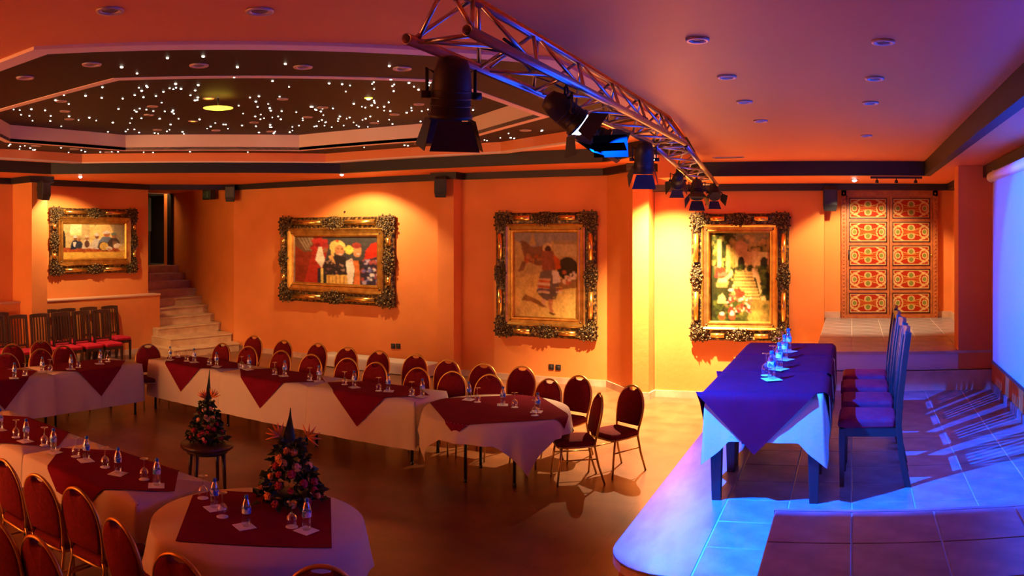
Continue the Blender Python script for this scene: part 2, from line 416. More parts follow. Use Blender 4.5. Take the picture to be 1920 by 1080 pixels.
# ------------------------------------------------------------------ more materials
M['alu'] = mat('brushed_aluminium', (0.55, 0.53, 0.55), 0.28, 1.0)
M['lampblack'] = mat('black_lamp_housing', (0.014, 0.012, 0.012), 0.45, col2=(0.03, 0.022, 0.018), scale=7)
M['added_shutter'] = mat('black_added_shutter', (0.0015, 0.0015, 0.0015), 0.9, spec=0.0)  # near-black for the plates added around the blue beam
M['steel'] = mat('galvanised_strap', (0.45, 0.38, 0.32), 0.45, 0.6)
M['dl_ring'] = mat('downlight_ring', (0.62, 0.42, 0.36), 0.35, 0.3)
M['dl_lens'] = mat('downlight_lens', (0.20, 0.10, 0.07), 0.3)
M['star'] = emit_mat('fibre_star_glow', (1.0, 0.86, 0.66), 9.0)
M['starY'] = emit_mat('yellow_lamp_glow', (1.0, 0.62, 0.05), 3.0)
M['bulb'] = emit_mat('halogen_glow', (1.0, 0.93, 1.0), 30.0)
M['bluelens'] = emit_mat('blue_lamp_glow', (0.62, 0.66, 1.0), 14.0)
M['red_led'] = emit_mat('red_led', (1.0, 0.12, 0.02), 6.0)
M['screen'] = mat('matt_white_screen', (0.33, 0.33, 0.35), 0.8)
M['white'] = mat('white_paint', (0.75, 0.72, 0.70), 0.5)
M['gold'] = mat('gilded_moulding', (0.62, 0.36, 0.07), 0.34, 0.85, col2=(0.42, 0.22, 0.04), scale=9, bump=0.3, bscale=40)
M['goldbar'] = mat('polished_gilt', (0.80, 0.50, 0.11), 0.24, 0.9)
M['gilt_dark'] = mat('antique_gilt_patina', (0.022, 0.012, 0.006), 0.42, 0.35, col2=(0.40, 0.24, 0.06), scale=16, detail=3, bump=0.8, bscale=30, lo=0.46, hi=0.72)
M['paint'] = attr_mat('oil_painting')
M['doorwood'] = mat('carved_red_brown_wood', (0.34, 0.085, 0.014), 0.5, col2=(0.46, 0.14, 0.026), scale=14, bump=0.5, bscale=50)
M['doordark'] = mat('dark_panel_edge', (0.045, 0.012, 0.006), 0.5)
M['exit'] = mat('exit_sign_green', (0.02, 0.10, 0.05), 0.5)

# ------------------------------------------------------------------ fibre optic stars (parts of the coffer)
def stars(parent, pts, z, r):
    me = MB().ball((0, 0, 0), 1.0, 6, 4).mesh('star_light', M['star'])
    for (x, y) in pts:
        o = link(bpy.data.objects.new('star_light', me), parent); o.location = (x, y, z)
        k = r*random.uniform(0.75, 1.35); o.scale = (k, k, k*0.6)
def inside(poly, x, y, d=0.0):
    n = len(poly)
    for i in range(n):
        a, b = poly[i], poly[(i+1) % n]
        l = math.hypot(b[0]-a[0], b[1]-a[1])
        if ((b[0]-a[0])*(y-a[1]) - (b[1]-a[1])*(x-a[0]))/l < d: return False
    return True
rs = random.Random(5)
pts = []
while len(pts) < 205:
    ix, iy = rs.uniform(0, 880), rs.uniform(150, 268)
    if ix < 235 and rs.random() < 0.6: continue
    if iy < 205 and rs.random() < 0.45: continue
    t = ang(ix); r = F*(CH + .42 - HC)/(Y0 - iy); x, y = r*math.sin(t), r*math.cos(t)
    if inside(INN, x, y, 0.12): pts.append((x, y))
    if rs.random() < 0.25 and pts and inside(INN, pts[-1][0] + .12, pts[-1][1] + .25, .1): pts.append((pts[-1][0] + .12, pts[-1][1] + .25))
stars(star, pts, CH + 0.415, 0.0125)
pts = []
far = offset_poly(INN, 0.25)
while len(pts) < 52:
    x, y = rs.uniform(-12.1, -3.0), rs.uniform(5.5, 11.6)
    if inside(OUT, x, y, 0.1) and not inside(far, x, y) and (y > 8.4 or x < -11): pts.append((x, y))
for sx, sy in ((228, 125), (257, 137), (314, 108), (381, 105), (445, 125), (439, 144), (535, 119), (730, 123), (733, 148)):
    t = ang(sx); r = F*(CH + .15 - HC)/(Y0 - sy); pts.append((r*math.sin(t), r*math.cos(t)))
stars(ring, pts, CH + 0.145, 0.012)

# ------------------------------------------------------------------ recessed downlights
def downlight(x, y, z, r, label, group, lens='dl_lens'):
    t = thing('recessed_downlight', label, 'downlight', (x, y, z), 0, group)
    MB().lathe([(r*0.62, -0.004), (r*0.75, -0.012), (r, -0.012), (r*1.04, 0.0), (r*0.62, 0.0), (r*0.62, -0.004)], 20, caps=False).build('trim_ring', M['dl_ring'], t)
    MB().lathe([(0.001, -0.006), (r*0.60, -0.004), (r*0.62, 0.004)], 16, caps=False).build('lens', M[lens], t)
    return t
def ceil_px(ix, iy, z):
    t = ang(ix); r = F*(z - HC)/(Y0 - iy); return r*math.sin(t), r*math.cos(t)
for ix, iy in ((206, 19), (487, 20)):
    downlight(*ceil_px(ix, iy, CH), CH, 0.085, 'unlit round downlight in the plain orange main ceiling beside the coffer', 'main ceiling downlights')
for ix, iy in ((47, 145), (172, 120), (373, 122), (568, 125), (754, 128)):
    downlight(*ceil_px(ix, iy, CH + .15), CH + .15, 0.085, 'pinkish round downlight in the broad side of the dark coffer ring', 'coffer ring downlights')
for ix, iy in ((68, 273), (140, 279), (205, 285), (786, 269), (893, 265), (985, 244)):
    downlight(*ceil_px(ix, iy, CH + .15), CH + .15, 0.085, 'small downlight in the narrow side of the dark coffer ring', 'far coffer ring downlights')
for ix, iy in ((115, 189), (122, 208), (130, 223), (286, 199), (279, 215), (530, 185), (605, 201), (577, 219), (508, 246), (785, 195), (740, 214), (702, 230), (476, 229), (295, 243), (405, 244)):
    downlight(*ceil_px(ix, iy, CH + .42), CH + .42, 0.075, 'small unlit downlight among the star lights in the coffer centre', 'star panel downlights')
for ix, iy in ((391, 184), (362, 227)):
    downlight(*ceil_px(ix, iy, CH + .42), CH + .42, 0.075, 'glowing yellowish downlight among the star lights in the coffer centre', 'lit star panel downlights', 'starY')
for ix, iy in ((1308, 73), (1656, 77), (1363, 143), (1640, 146), (1396, 190), (1632, 192), (1426, 226), (1624, 254)):
    downlight(*ceil_px(ix, iy, CL), CL, 0.06, 'small round downlight in the purple-lit ceiling over the stage', 'stage ceiling downlights')
# hanging glowing dish and the single bright yellow lamp in the coffer
x, y = ceil_px(409, 203, 4.28)
t = thing('pendant_dish_lamp', 'glowing yellow shallow dish lamp hanging in the star ceiling', 'lamp', (x, y, 4.28))
MB().lathe([(0.02, -0.02), (0.12, -0.014), (0.19, 0.0), (0.195, 0.004), (0.12, 0.008), (0.02, 0.008)], 24).build('dish', M['starY'], t)
MB().cyl((0, 0, 0.01), (0, 0, 0.135), 0.012).build('stem', M['black'], t)
x, y = ceil_px(691, 185, CH + .41)
t = thing('yellow_star_lamp', 'single larger yellow star lamp glowing in the star ceiling', 'lamp', (x, y, CH + .41))
MB().ball((0, 0, 0), 0.03, 10, 6, (1, 1, .6)).build('bulb', M['star'], t)
MB().lathe([(0.03, 0), (0.05, 0), (0.055, 0.01), (0.03, 0.01)], 16, caps=False).build('trim_ring', M['starY'], t)
# slot vent in the stage ceiling
x, y = ceil_px(1366, 294.5, CL)
t = thing('slot_vent', 'thin pale slot vent in the stage ceiling by the dark beam', 'vent', (x, y, CL))
MB().box(-0.2, 0.2, -0.05, 0.05, -0.01, 0).build('frame', M['dl_ring'], t)
MB().box(-0.18, 0.18, -0.015, 0.015, -0.014, -0.01).build('slot', M['black'], t)

# ------------------------------------------------------------------ lit soffit spots: fixture, glowing bulb, real light
def spot_light(parent, name, loc, aim, watts, color, angle, blend=0.25, size=0.03):
    l = bpy.data.lights.new(name, 'SPOT'); l.energy = watts; l.color = color; l.spot_size = math.radians(angle); l.spot_blend = blend; l.shadow_soft_size = size
    o = link(bpy.data.objects.new(name, l))
    o.location = loc
    o.rotation_euler = (Vector(aim) - Vector(loc)).to_track_quat('-Z', 'Y').to_euler()
    if parent is not None:
        o.parent = parent; o.matrix_parent_inverse = Matrix.Translation(parent.location).inverted() if parent.rotation_euler.z == 0 else (Matrix.Translation(parent.location) @ parent.rotation_euler.to_matrix().to_4x4()).inverted()
    return o
def soffit_spot(x, y, z, aim, watts, angle, label, color=WARM, blend=.35):
    t = thing('soffit_spot', label, 'spotlight', (x, y, z), 0, 'lit spots in the soffit along the walls')
    MB().lathe([(0.035, -0.012), (0.05, -0.014), (0.06, 0.0), (0.035, 0.0)], 16, caps=False).build('trim_ring', M['dl_ring'], t)
    MB().ball((0, 0, -0.016), 0.034, 10, 6, (1, 1, .7)).build('bulb', M['bulb'], t)
    spot_light(t, 'spot_beam', (x, y, z - 0.06), aim, watts, color, angle, blend)
    return t
soffit_spot(-12.9, 8.95, SH, (-13.9, 9.2, 1.4), 330, 115, 'bright halogen spot in the soffit near the painting of seated musicians')
soffit_spot(-9.0, 12.15, SH, (-9.2, 13.2, 0.6), 320, 124, 'bright halogen spot in the soffit above the painting of festive women')
soffit_spot(-2.95, 11.75, SH, (-2.75, 11.75, 0.0), 5600, 112, 'bright halogen spot in the soffit beside the pier and the garden painting', blend=1.0)
soffit_spot(0.04, 11.68, SL, (0.2, 12.7, 1.2), 270, 110, 'bright halogen spot in the soffit above the red panelled door')

# ------------------------------------------------------------------ lighting truss
def truss(label, A, B, s0, s1, height0, height1, nb):
    """triangular truss, two lower chords and one upper; A, B lower centre ends"""
    A, B = Vector(A), Vector(B)
    d = (B - A); L = d.length; d.normalize(); side = Vector((d.y, -d.x, 0)).normalized()
    t = thing('lighting_truss', label, 'truss', A)
    up = Vector((0, 0, 1))
    def pt(k, u):
        c = d*L*u; s = s0 + (s1 - s0)*u; h = height0 + (height1 - height0)*u
        return c + (side*(-s/2) if k == 0 else side*(s/2) if k == 1 else up*h)
    for k in range(3):
        mb = MB(); c0, c1 = pt(k, 0), pt(k, 1)
        # hollow tube
        q = (c1 - c0).normalized(); a = q.orthogonal().normalized(); b = q.cross(a); n = 14; v = []
        for p, r in ((c0, .025), (c1, .025), (c1, .021), (c0 + q*.12, .021), (c0, .021)):
            for i in range(n): th = 2*PI*i/n; v.append(p + (a*math.cos(th) + b*math.sin(th))*r)
        f = []
        for (e, g) in ((0, 1), (1, 2), (3, 4), (4, 0)):
            for i in range(n): j = (i+1) % n; f.append((e*n+i, e*n+j, g*n+j, g*n+i))
        f.append(tuple(3*n + i for i in range(n)))
        mb.add(v, f, True); mb.build('chord', M['alu'], t)
    for k, l in ((0, 1), (0, 2), (1, 2)):
        for i in range(nb):
            u0, u1 = (i + 0.12)/nb, (i + 0.95)/nb
            p, q = (pt(k, u0), pt(l, u1)) if i % 2 == 0 else (pt(l, u0), pt(k, u1))
            MB().cyl(p, q, 0.011, n=8).build('brace', M['alu'], t)
        for u in (0.02, 0.98):
            MB().cyl(pt(k, u), pt(l, u), 0.011, n=8).build('brace', M['alu'], t)
    return t
TA, TB = (-1.705, 2.98, 3.51), (-1.705, 7.35, 3.51)
tr1 = truss('long straight length of aluminium triangular truss with open tube ends', TA, TB, 0.30, 0.30, 0.24, 0.24, 12)
tr2 = truss('short sagging length of aluminium truss carrying three small spotlights', (-1.72, 7.45, 3.50), (-1.93, 10.6, 3.32), 0.30, 0.26, 0.24, 0.14, 9)
# hanging rods that hold the truss to the ceiling
for yy in (3.6, 5.4, 7.1):
    w = thing('truss_hanger', 'thin steel rod holding the lighting truss to the ceiling', 'rod', (-1.705, yy, 3.77), 0, 'truss hanging rods')
    MB().cyl((0, 0, 0), (0, 0, CH - 3.77), 0.006).build('rod', M['steel'], w)
    MB().lathe([(0.02, 0), (0.035, .0), (0.035, .012), (0.02, .012)], 12).build('ceiling_plate', M['steel'], w, loc=(0, 0, CH - 3.785))

def stage_lamp(label, hang, aim, s=1.0, lens='dl_lens', led=False, open_doors=0.6, dome=0.0):
    """spotlight with yoke, clamp and four barn doors; hang = point on the chord"""
    H = Vector(hang)
    t = thing('stage_spotlight', label, 'stage light', H, 0, 'spotlights hung from the lighting truss')
    c = Vector((0, 0, -0.19*s))                       # housing centre below the chord
    D = (Vector(aim) - (H + c)).normalized()
    R = D.to_track_quat('Z', 'Y').to_matrix().to_4x4()
    T = Matrix.Translation(c) @ R
    r = 0.115*s
    body = MB().lathe([(0.02*s, -0.22*s), (r*0.72, -0.2*s), (r*0.92, -0.13*s), (r, -0.05*s), (r, 0.10*s), (r*1.12, 0.105*s), (r*1.12, 0.13*s), (r*0.95, 0.13*s)], 20)
    for k in range(3): body.lathe([(r*1.0, -0.03*s + k*.04*s), (r*1.05, -0.025*s + k*.04*s), (r*1.0, -0.02*s + k*.04*s)], 20, caps=False)
    body.xf(T).build('housing', M['lampblack'], t)
    MB().lathe([(0.001, (0.118 + dome)*s), (r*0.6, (0.116 + dome*.9)*s), (r*0.92, (0.112 + dome*.35)*s), (r*0.95, 0.13*s)], 18, caps=False).xf(T).build('lens', M[lens], t)
    side = Vector((D.y, -D.x, 0)); side = side.normalized() if side.length > 1e-3 else Vector((1, 0, 0))
    y1 = c + side*(r*1.22); y2 = c - side*(r*1.22); top = Vector((0, 0, -0.07*s))
    yk = MB()
    yk.tube([y1, y1 + Vector((0, 0, .15*s)), top + side*r*0.8, top, top - side*r*0.8, y2 + Vector((0, 0, .15*s)), y2], 0.011*s, 6)
    yko = yk.build('yoke', M['lampblack'], t)
    for q, sg in ((y1, 1), (y2, -1)):
        MB().cyl(q - side*.02*sg*s, q + side*.035*sg*s, 0.022*s, n=10).build('tilt_knob', M['lampblack'], yko)
    cl = MB().tube([(0, -.034*s, -.05*s), (0, -.036*s, .01), (0, 0, .034), (0, .036*s, .01), (0, .034*s, -.03*s)], 0.010*s, 6).box(-.016*s, .016*s, -.03*s, .03*s, -.09*s, -.03*s)
    cl.build('clamp', M['black'], t)
    for k in range(4):
        # hinged barn doors flare outward from the front ring
        a = k*PI/2 + PI/4*0
        w0, w1, ln = r*0.82, r*1.25, 0.17*s
        ct, stt = math.cos(open_doors), math.sin(open_doors)
        z0, z1 = 0.135*s, 0.135*s + ln*ct
        d0, d1 = r*1.08, r*1.08 + ln*stt
        th = 0.004*s
        v = []
        for e in (0, th):
            v += [(-w0, d0 + e, z0), (w0, d0 + e, z0), (w1, d1 + e, z1), (-w1, d1 + e, z1)]
        mb = MB().add(v, [(0, 1, 2, 3), (7, 6, 5, 4), (0, 4, 5, 1), (1, 5, 6, 2), (2, 6, 7, 3), (3, 7, 4, 0)])
        mb.xf(T @ Matrix.Rotation(a, 4, 'Z')).build('barn_door', M['lampblack'], t)
    if led: MB().ball(c + Vector((-0.05, -r*1.02, .12*s)), 0.011, 8, 5).build('indicator', M['red_led'], t)
    return t, H + c + D*0.16*s
XL, XR = -1.855, -1.555
def on_chord(ix, X): return X/math.tan(ang(ix))
lamps = []
yl = on_chord(846, XL)
lamps.append(stage_lamp('large black spotlight at the open end of the truss, barn doors pointing down', (XL, yl, 3.485), (-2.3, 3.9, 0.6), 0.85, open_doors=0.25))
yl = on_chord(1062, -1.62)
l2 = stage_lamp('black spotlight with white-blue light glowing between its barn doors', (-1.62, yl, 3.485), (1.0, 6.5, 0.9), 0.70, 'bluelens', open_doors=0.95, dome=.09)
yl3 = on_chord(1110, XR)
l3 = stage_lamp('bulky black spotlight with a red indicator beside the glowing one', (-1.80, on_chord(1116, -1.80), 3.485), (0.8, 6.6, 2.3), 0.72, led=True, open_doors=0.15)
yl4 = on_chord(1212, XL)
l4 = stage_lamp('dark finned spotlight at the joint of the two truss lengths', (XL - .02, yl4, 3.485), (-2.6, 9.0, 0.3), 0.78, open_doors=0.3)
l5 = stage_lamp('small spotlight on the sagging truss aimed at the lit pier', (-1.99, 9.0, 3.385), (-3.3, 12.6, 1.2), 0.6, open_doors=0.5)
l6 = stage_lamp('small spotlight between two others on the sagging truss', (-1.93, 9.85, 3.34), (-1.6, 8.0, 0.3), 0.72, open_doors=0.5)
l7 = stage_lamp('small open-faced spotlight at the drooping tip of the truss', (-1.80, 10.35, 3.32), (-1.2, 9.0, 1.9), 0.62, open_doors=0.6)
# the lamps' own light
BLUE = (0.0003, 0.07, 1.0)
BS = l2[1] + Vector((0.05, 0.05, -0.05))
def added_shutter(v):
    MB().add(v, [(0, 1, 2, 3)]).xf(Matrix.Translation(-l2[0].location)).build('barn_door', M['added_shutter'], l2[0])  # added plate to trim the beam, not one of the lamp's four doors
kx, ky = (-1.36 - BS.x)/(BS.z - Z_ST)*.10, (4.13 - BS.y)/(BS.z - Z_TE)*.10        # edges of the added plates that keep the beam on the stage
added_shutter([(BS.x + kx - .10, BS.y - .05, BS.z - .03), (BS.x + kx - .10, BS.y + .26, BS.z - .03), (BS.x + kx, BS.y + .26, BS.z - .10), (BS.x + kx, BS.y - .05, BS.z - .10)])
added_shutter([(BS.x + .02, BS.y + ky - .06, BS.z - .06), (BS.x + .22, BS.y + ky - .06, BS.z - .06), (BS.x + .22, BS.y + ky, BS.z - .10), (BS.x + .02, BS.y + ky, BS.z - .10)])
kz = (BS.z - Z_ST)/(9.15 - BS.y)
added_shutter([(BS.x - .06, BS.y + .22, BS.z - .22*kz), (BS.x + .16, BS.y + .22, BS.z - .22*kz), (BS.x + .16, BS.y + .19, BS.z + .02), (BS.x - .06, BS.y + .19, BS.z + .02)])
PS = l3[1] + Vector((.12, .02, 0))
spot_light(None, 'screen_beam', tuple(PS), (1.5, PS.y + .85, 2.15), 2600, (0.0003, 0.085, 1.0), 48, 0.25, 0.03)
spot_light(None, 'blue_beam', tuple(BS), (BS.x + 1, BS.y + 1, BS.z - 1.414), 5000, BLUE, 94, 0.15, 0.006)
# cables along the truss
for k, (xa, za) in enumerate(((-1.70, 3.54), (-1.63, 3.55))):
    pts = [(xa + 0.06*math.sin(i*1.3 + k), 3.4 + i*0.26, za + 0.02*math.sin(i*2.1 + k)) for i in range(15)]
    o = MB().tube(pts, 0.008, 5).build('power_cable', M['black'])
    tag(o, ['black power cable on the coffer side of the straight truss', 'black power cable on the stage side of the straight truss'][k], 'cable')

# ------------------------------------------------------------------ projection screen on the right wall
t = thing('projection_screen', 'large white roll-down projection screen lit blue on the right wall', 'screen', (1.46, 6.0, 1.33))
MB().cyl((0.02, -2.0, 1.93), (0.02, 2.38, 1.93), 0.055, n=18).build('roller_tube', M['white'], t)
MB().box(0.015, 0.02, -1.95, 2.28, 0.0, 1.92).build('screen_sheet', M['screen'], t)
MB().box(0.005, 0.03, -1.95, 2.28, -0.03, 0.0).build('bottom_bar', M['black'], t)
for yy in (-1.9, 2.32): MB().box(0.02, 0.13, yy - .03, yy + .03, 1.88, 2.0).build('bracket', M['white'], t)

t = thing('track_light', 'black track with three small spots on the soffit before the red door', 'track light', (0.62, 11.12, SL))
MB().box(-.36, .36, -.02, .02, -.03, 0).build('track', M['black'], t)
for k in (-1, 0, 1):
    MB().cyl((k*.27, 0, -.03), (k*.27, 0, -.05), .008, n=6).lathe([(.012, -.05), (.022, -.055), (.026, -.09), (.02, -.092)], 10, (k*.27, 0, 0)).build('spot_head', M['black'], t)
# ------------------------------------------------------------------ speakers, sockets, sign
def speaker(x, y, z, rz, label):
    t = thing('wall_speaker', label, 'speaker', (x, y, z), rz, 'black speakers under the wall-top moulding')
    MB().loft([[(-.10, -.10, -.2), (.10, -.10, -.2), (.08, .06, -.17), (-.08, .06, -.17)], [(-.115, -.13, -.1), (.115, -.13, -.1), (.09, .06, -.1), (-.09, .06, -.1)], [(-.115, -.13, .14), (.115, -.13, .14), (.09, .06, .14), (-.09, .06, .14)], [(-.10, -.11, .19), (.10, -.11, .19), (.08, .06, .18), (-.08, .06, .18)]]).build('cabinet', M['black'], t, bevel=0.01)
    MB().box(-.09, .09, -.136, -.128, -.09, .14).build('grille', M['lampblack'], t, bevel=0.003)
    MB().box(-.02, .02, .05, .14, -.03, .08).build('bracket', M['black'], t)
speaker(-13.30, 8.32, 3.52, PI/2 + .2, 'black speaker on the pillar beside the painting of seated musicians')
speaker(-12.86, 13.10, 3.60, 0.6, 'black speaker at the wall corner beside the staircase')
speaker(-7.25, 12.86, 3.53, 0.4, 'black speaker on the slim pillar between two paintings')
speaker(-0.36, 12.70, 3.22, 0.2, 'black speaker at the edge of the niche by the red door')
def socket(ix, iy, label):
    tt = ang(ix); r = 13.3/math.cos(tt); z = HC - (iy - Y0)*r/F
    t = thing('wall_socket', label, 'socket', (13.3*math.tan(tt), 13.3, z), 0)
    MB().cbox(-.05, .05, -.014, 0.0, -.05, .05, 0.004).build('plate', M['black'], t)
    MB().lathe([(.012, -.0), (.03, 0), (.03, .006), (.012, .006)], 14).xf(Matrix.Translation((0, -.014, 0)) @ Matrix.Rotation(PI/2, 4, 'X')).build('outlet', M['lampblack'], t)
socket(737.5, 649, 'black wall socket under the painting of festive women, farther from the slim pillar')
socket(747, 649, 'black wall socket under the painting of festive women, nearer the slim pillar')
socket(1034, 688, 'black wall socket under the painting of the walking woman, farther from the pier')
socket(1047, 689, 'black wall socket under the painting of the walking woman, nearer the pier')
tt = ang(395); t = thing('exit_sign', 'dim green exit sign box on the staircase wall under the dark moulding', 'sign', (-13.98, 13.46, 3.62), -0.28)
MB().cbox(-.2, .2, -.06, .1, -.12, .12, .01).build('case', M['black'], t)
MB().box(-.17, .17, -.066, -.06, -.09, .09).build('panel', M['exit'], t)
sg = mat('exit_symbol_white', (0.12, 0.2, 0.14), 0.5)
MB().box(-.12, -.02, -.07, -.066, -.008, .012).add([(-.12, -.07, -.045), (-.12, -.07, .05), (-.155, -.07, .002)], [(0, 1, 2)]).build('arrow', sg, t)
MB().box(.04, .12, -.07, -.066, -.07, .07).build('door_symbol', sg, t)
o = MB().cyl((0, 0, 0), (0, -.03, 0), 0.018, n=10).build('wall_hook', M['black'])
tt = ang(647); o.location = (13.3*math.tan(tt), 13.3, HC + 43*13.3/math.cos(tt)/F); tag(o, 'small dark hook above the painting of festive women', 'hook')

# ------------------------------------------------------------------ painted canvases (flat print as colours on a fine mesh)
import numpy as np
class Canvas:
    def __init__(s, nx, ny, col, seed=1):
        s.nx, s.ny = nx, ny; s.a = np.zeros((ny, nx, 3)) + np.array(col)
        s.X, s.Y = np.meshgrid((np.arange(nx) + .5)/nx, 1 - (np.arange(ny) + .5)/ny)    # y up
        s.r = np.random.RandomState(seed)
    def put(s, m, col, k=1.0):
        s.a[m] = s.a[m]*(1-k) + np.array(col)*k
    def rect(s, x0, x1, y0, y1, col, k=1.0): s.put((s.X > x0) & (s.X < x1) & (s.Y > y0) & (s.Y < y1), col, k)
    def ell(s, cx, cy, rx, ry, col, k=1.0): s.put(((s.X-cx)/rx)**2 + ((s.Y-cy)/ry)**2 < 1, col, k)
    def poly(s, p, col, k=1.0):
        m = np.zeros(s.X.shape, bool); n = len(p)
        for i in range(n):
            (x1, y1), (x2, y2) = p[i], p[(i+1) % n]
            c = ((y1 > s.Y) != (y2 > s.Y))
            with np.errstate(divide='ignore', invalid='ignore'):
                xx = (x2-x1)*(s.Y-y1)/(y2-y1 if y2 != y1 else 1e-9) + x1
            m ^= c & (s.X < xx)
        s.put(m, col, k)
    def blobs(s, n, x0, x1, y0, y1, r0, r1, cols, k=0.9):
        for _ in range(n):
            r = s.r.uniform(r0, r1)
            s.ell(s.r.uniform(x0, x1), s.r.uniform(y0, y1), r, r*s.r.uniform(.7, 1.3)*s.nx/s.ny, cols[s.r.randint(len(cols))], k)
    def noise(s, amt):
        s.a *= 1 + amt*(s.r.rand(s.ny, s.nx, 1) - .5)
    def soften(s, amp=.26):
        # wander the outlines and blend colours like brushwork
        def low(k):
            g = s.r.rand(k + 2, k + 2); yy = np.linspace(0, k, s.ny); xx = np.linspace(0, k, s.nx)
            y0 = yy.astype(int); x0 = xx.astype(int); fy = (yy - y0)[:, None]; fx = (xx - x0)[None, :]
            return (g[np.ix_(y0, x0)]*(1-fy)*(1-fx) + g[np.ix_(y0+1, x0)]*fy*(1-fx) + g[np.ix_(y0, x0+1)]*(1-fy)*fx + g[np.ix_(y0+1, x0+1)]*fy*fx) - .5
        J, I = np.meshgrid(np.arange(s.nx), np.arange(s.ny))
        dx = low(26)*4*amp + low(60)*2*amp; dy = low(26)*4*amp + low(60)*2*amp
        s.a = s.a[np.clip(np.round(I + dy).astype(int), 0, s.ny-1), np.clip(np.round(J + dx).astype(int), 0, s.nx-1)]
        p = np.pad(s.a, ((1, 1), (1, 1), (0, 0)), mode='edge')
        s.a = (p[:-2, 1:-1] + p[2:, 1:-1] + p[1:-1, :-2] + p[1:-1, 2:] + 2*s.a)/6
        s.a = s.a*(1 + .35*low(14)[..., None] + .30*low(48)[..., None])
    def build(s, w, h, name, material, parent, M4):
        nx, ny = s.nx, s.ny; v = []; f = []
        for j in range(ny):
            for i in range(nx):
                v.append((-w/2 + w*i/(nx-1), 0, h/2 - h*j/(ny-1)))
        for j in range(ny-1):
            for i in range(nx-1):
                f.append((j*nx+i, (j+1)*nx+i, (j+1)*nx+i+1, j*nx+i+1))
        me = bpy.data.meshes.new(name); me.from_pydata(v, [], f); me.materials.append(material)
        ca = me.color_attributes.new('paint', 'FLOAT_COLOR', 'POINT')
        c = np.ones((ny*nx, 4), np.float32); c[:, :3] = np.clip((s.a**1.15*.78).reshape(-1, 3), 0, 1)
        ca.data.foreach_set('color', c.ravel()); me.update()
        if M4 is not None: me.transform(M4)
        return link(bpy.data.objects.new(name, me), parent)

def fig(c, x, y, s, robe, head, hat, w=1.0):
    """seated or standing figure: robe, head, turban"""
    c.poly([(x - .055*s*w, y), (x + .055*s*w, y), (x + .04*s*w, y + .11*s), (x + .02*s*w, y + .17*s), (x - .025*s*w, y + .17*s), (x - .045*s*w, y + .10*s)], robe)
    c.ell(x, y + .205*s, .018*s*w, .04*s, head); c.ell(x - .003*s, y + .235*s, .021*s*w, .025*s, hat)
def paint_musicians():
    c = Canvas(128, 88, (.62, .44, .16), 3)
    c.rect(0, 1, .3, 1, (.60, .46, .20)); c.rect(.12, .30, .66, .98, (.92, .74, .30)); c.rect(.42, .50, .45, 1, (.85, .62, .22))
    c.poly([(.13, .98), (.30, .98), (.28, .74), (.11, .74)], (.98, .84, .42)); c.ell(.64, .72, .16, .32, (.93, .68, .24)); c.rect(.82, 1, .42, 1, (.42, .33, .17))
    c.poly([(0, .8), (.03, .78), (.045, .62), (.045, .32), (0, .32)], (.05, .03, .02))
    c.rect(0, 1, .19, .32, (.42, .10, .03)); c.rect(0, 1, .0, .19, (.82, .52, .10)); c.rect(0, 1, .02, .05, (.7, .40, .08))
    fig(c, .20, .27, 1.5, (.03, .04, .07), (.25, .10, .04), (.85, .75, .6)); c.poly([(.16, .48), (.21, .48), (.23, .3), (.17, .36)], (.8, .72, .6)); fig(c, .26, .28, 1.3, (.06, .07, .10), (.4, .16, .06), (.5, .3, .12))
    fig(c, .38, .28, 1.5, (.75, .62, .42), (.45, .2, .08), (.78, .62, .35)); c.ell(.38, .42, .04, .10, (.16, .08, .05)); fig(c, .54, .27, 1.75, (.72, .66, .5), (.3, .13, .06), (.85, .78, .62))
    fig(c, .70, .30, 1.9, (.22, .26, .30), (.5, .2, .08), (.88, .8, .62), 1.5); fig(c, .82, .30, 1.7, (.12, .08, .06), (.4, .2, .1), (.2, .26, .18), 1.3); c.poly([(.80, .5), (.86, .5), (.97, .3), (.80, .3)], (.30, .17, .08))
    c.ell(.645, .35, .085, .13, (.12, .06, .03)); c.ell(.655, .35, .07, .115, (.78, .52, .14)); c.ell(.74, .28, .05, .06, (.86, .74, .5)); c.ell(.88, .35, .07, .08, (.88, .76, .52)); c.ell(.95, .29, .06, .09, (.84, .6, .2))
    c.blobs(40, 0, 1, .19, .30, .01, .025, [(.5, .14, .03), (.36, .07, .02), (.6, .2, .05)], .6); c.noise(.22); return c
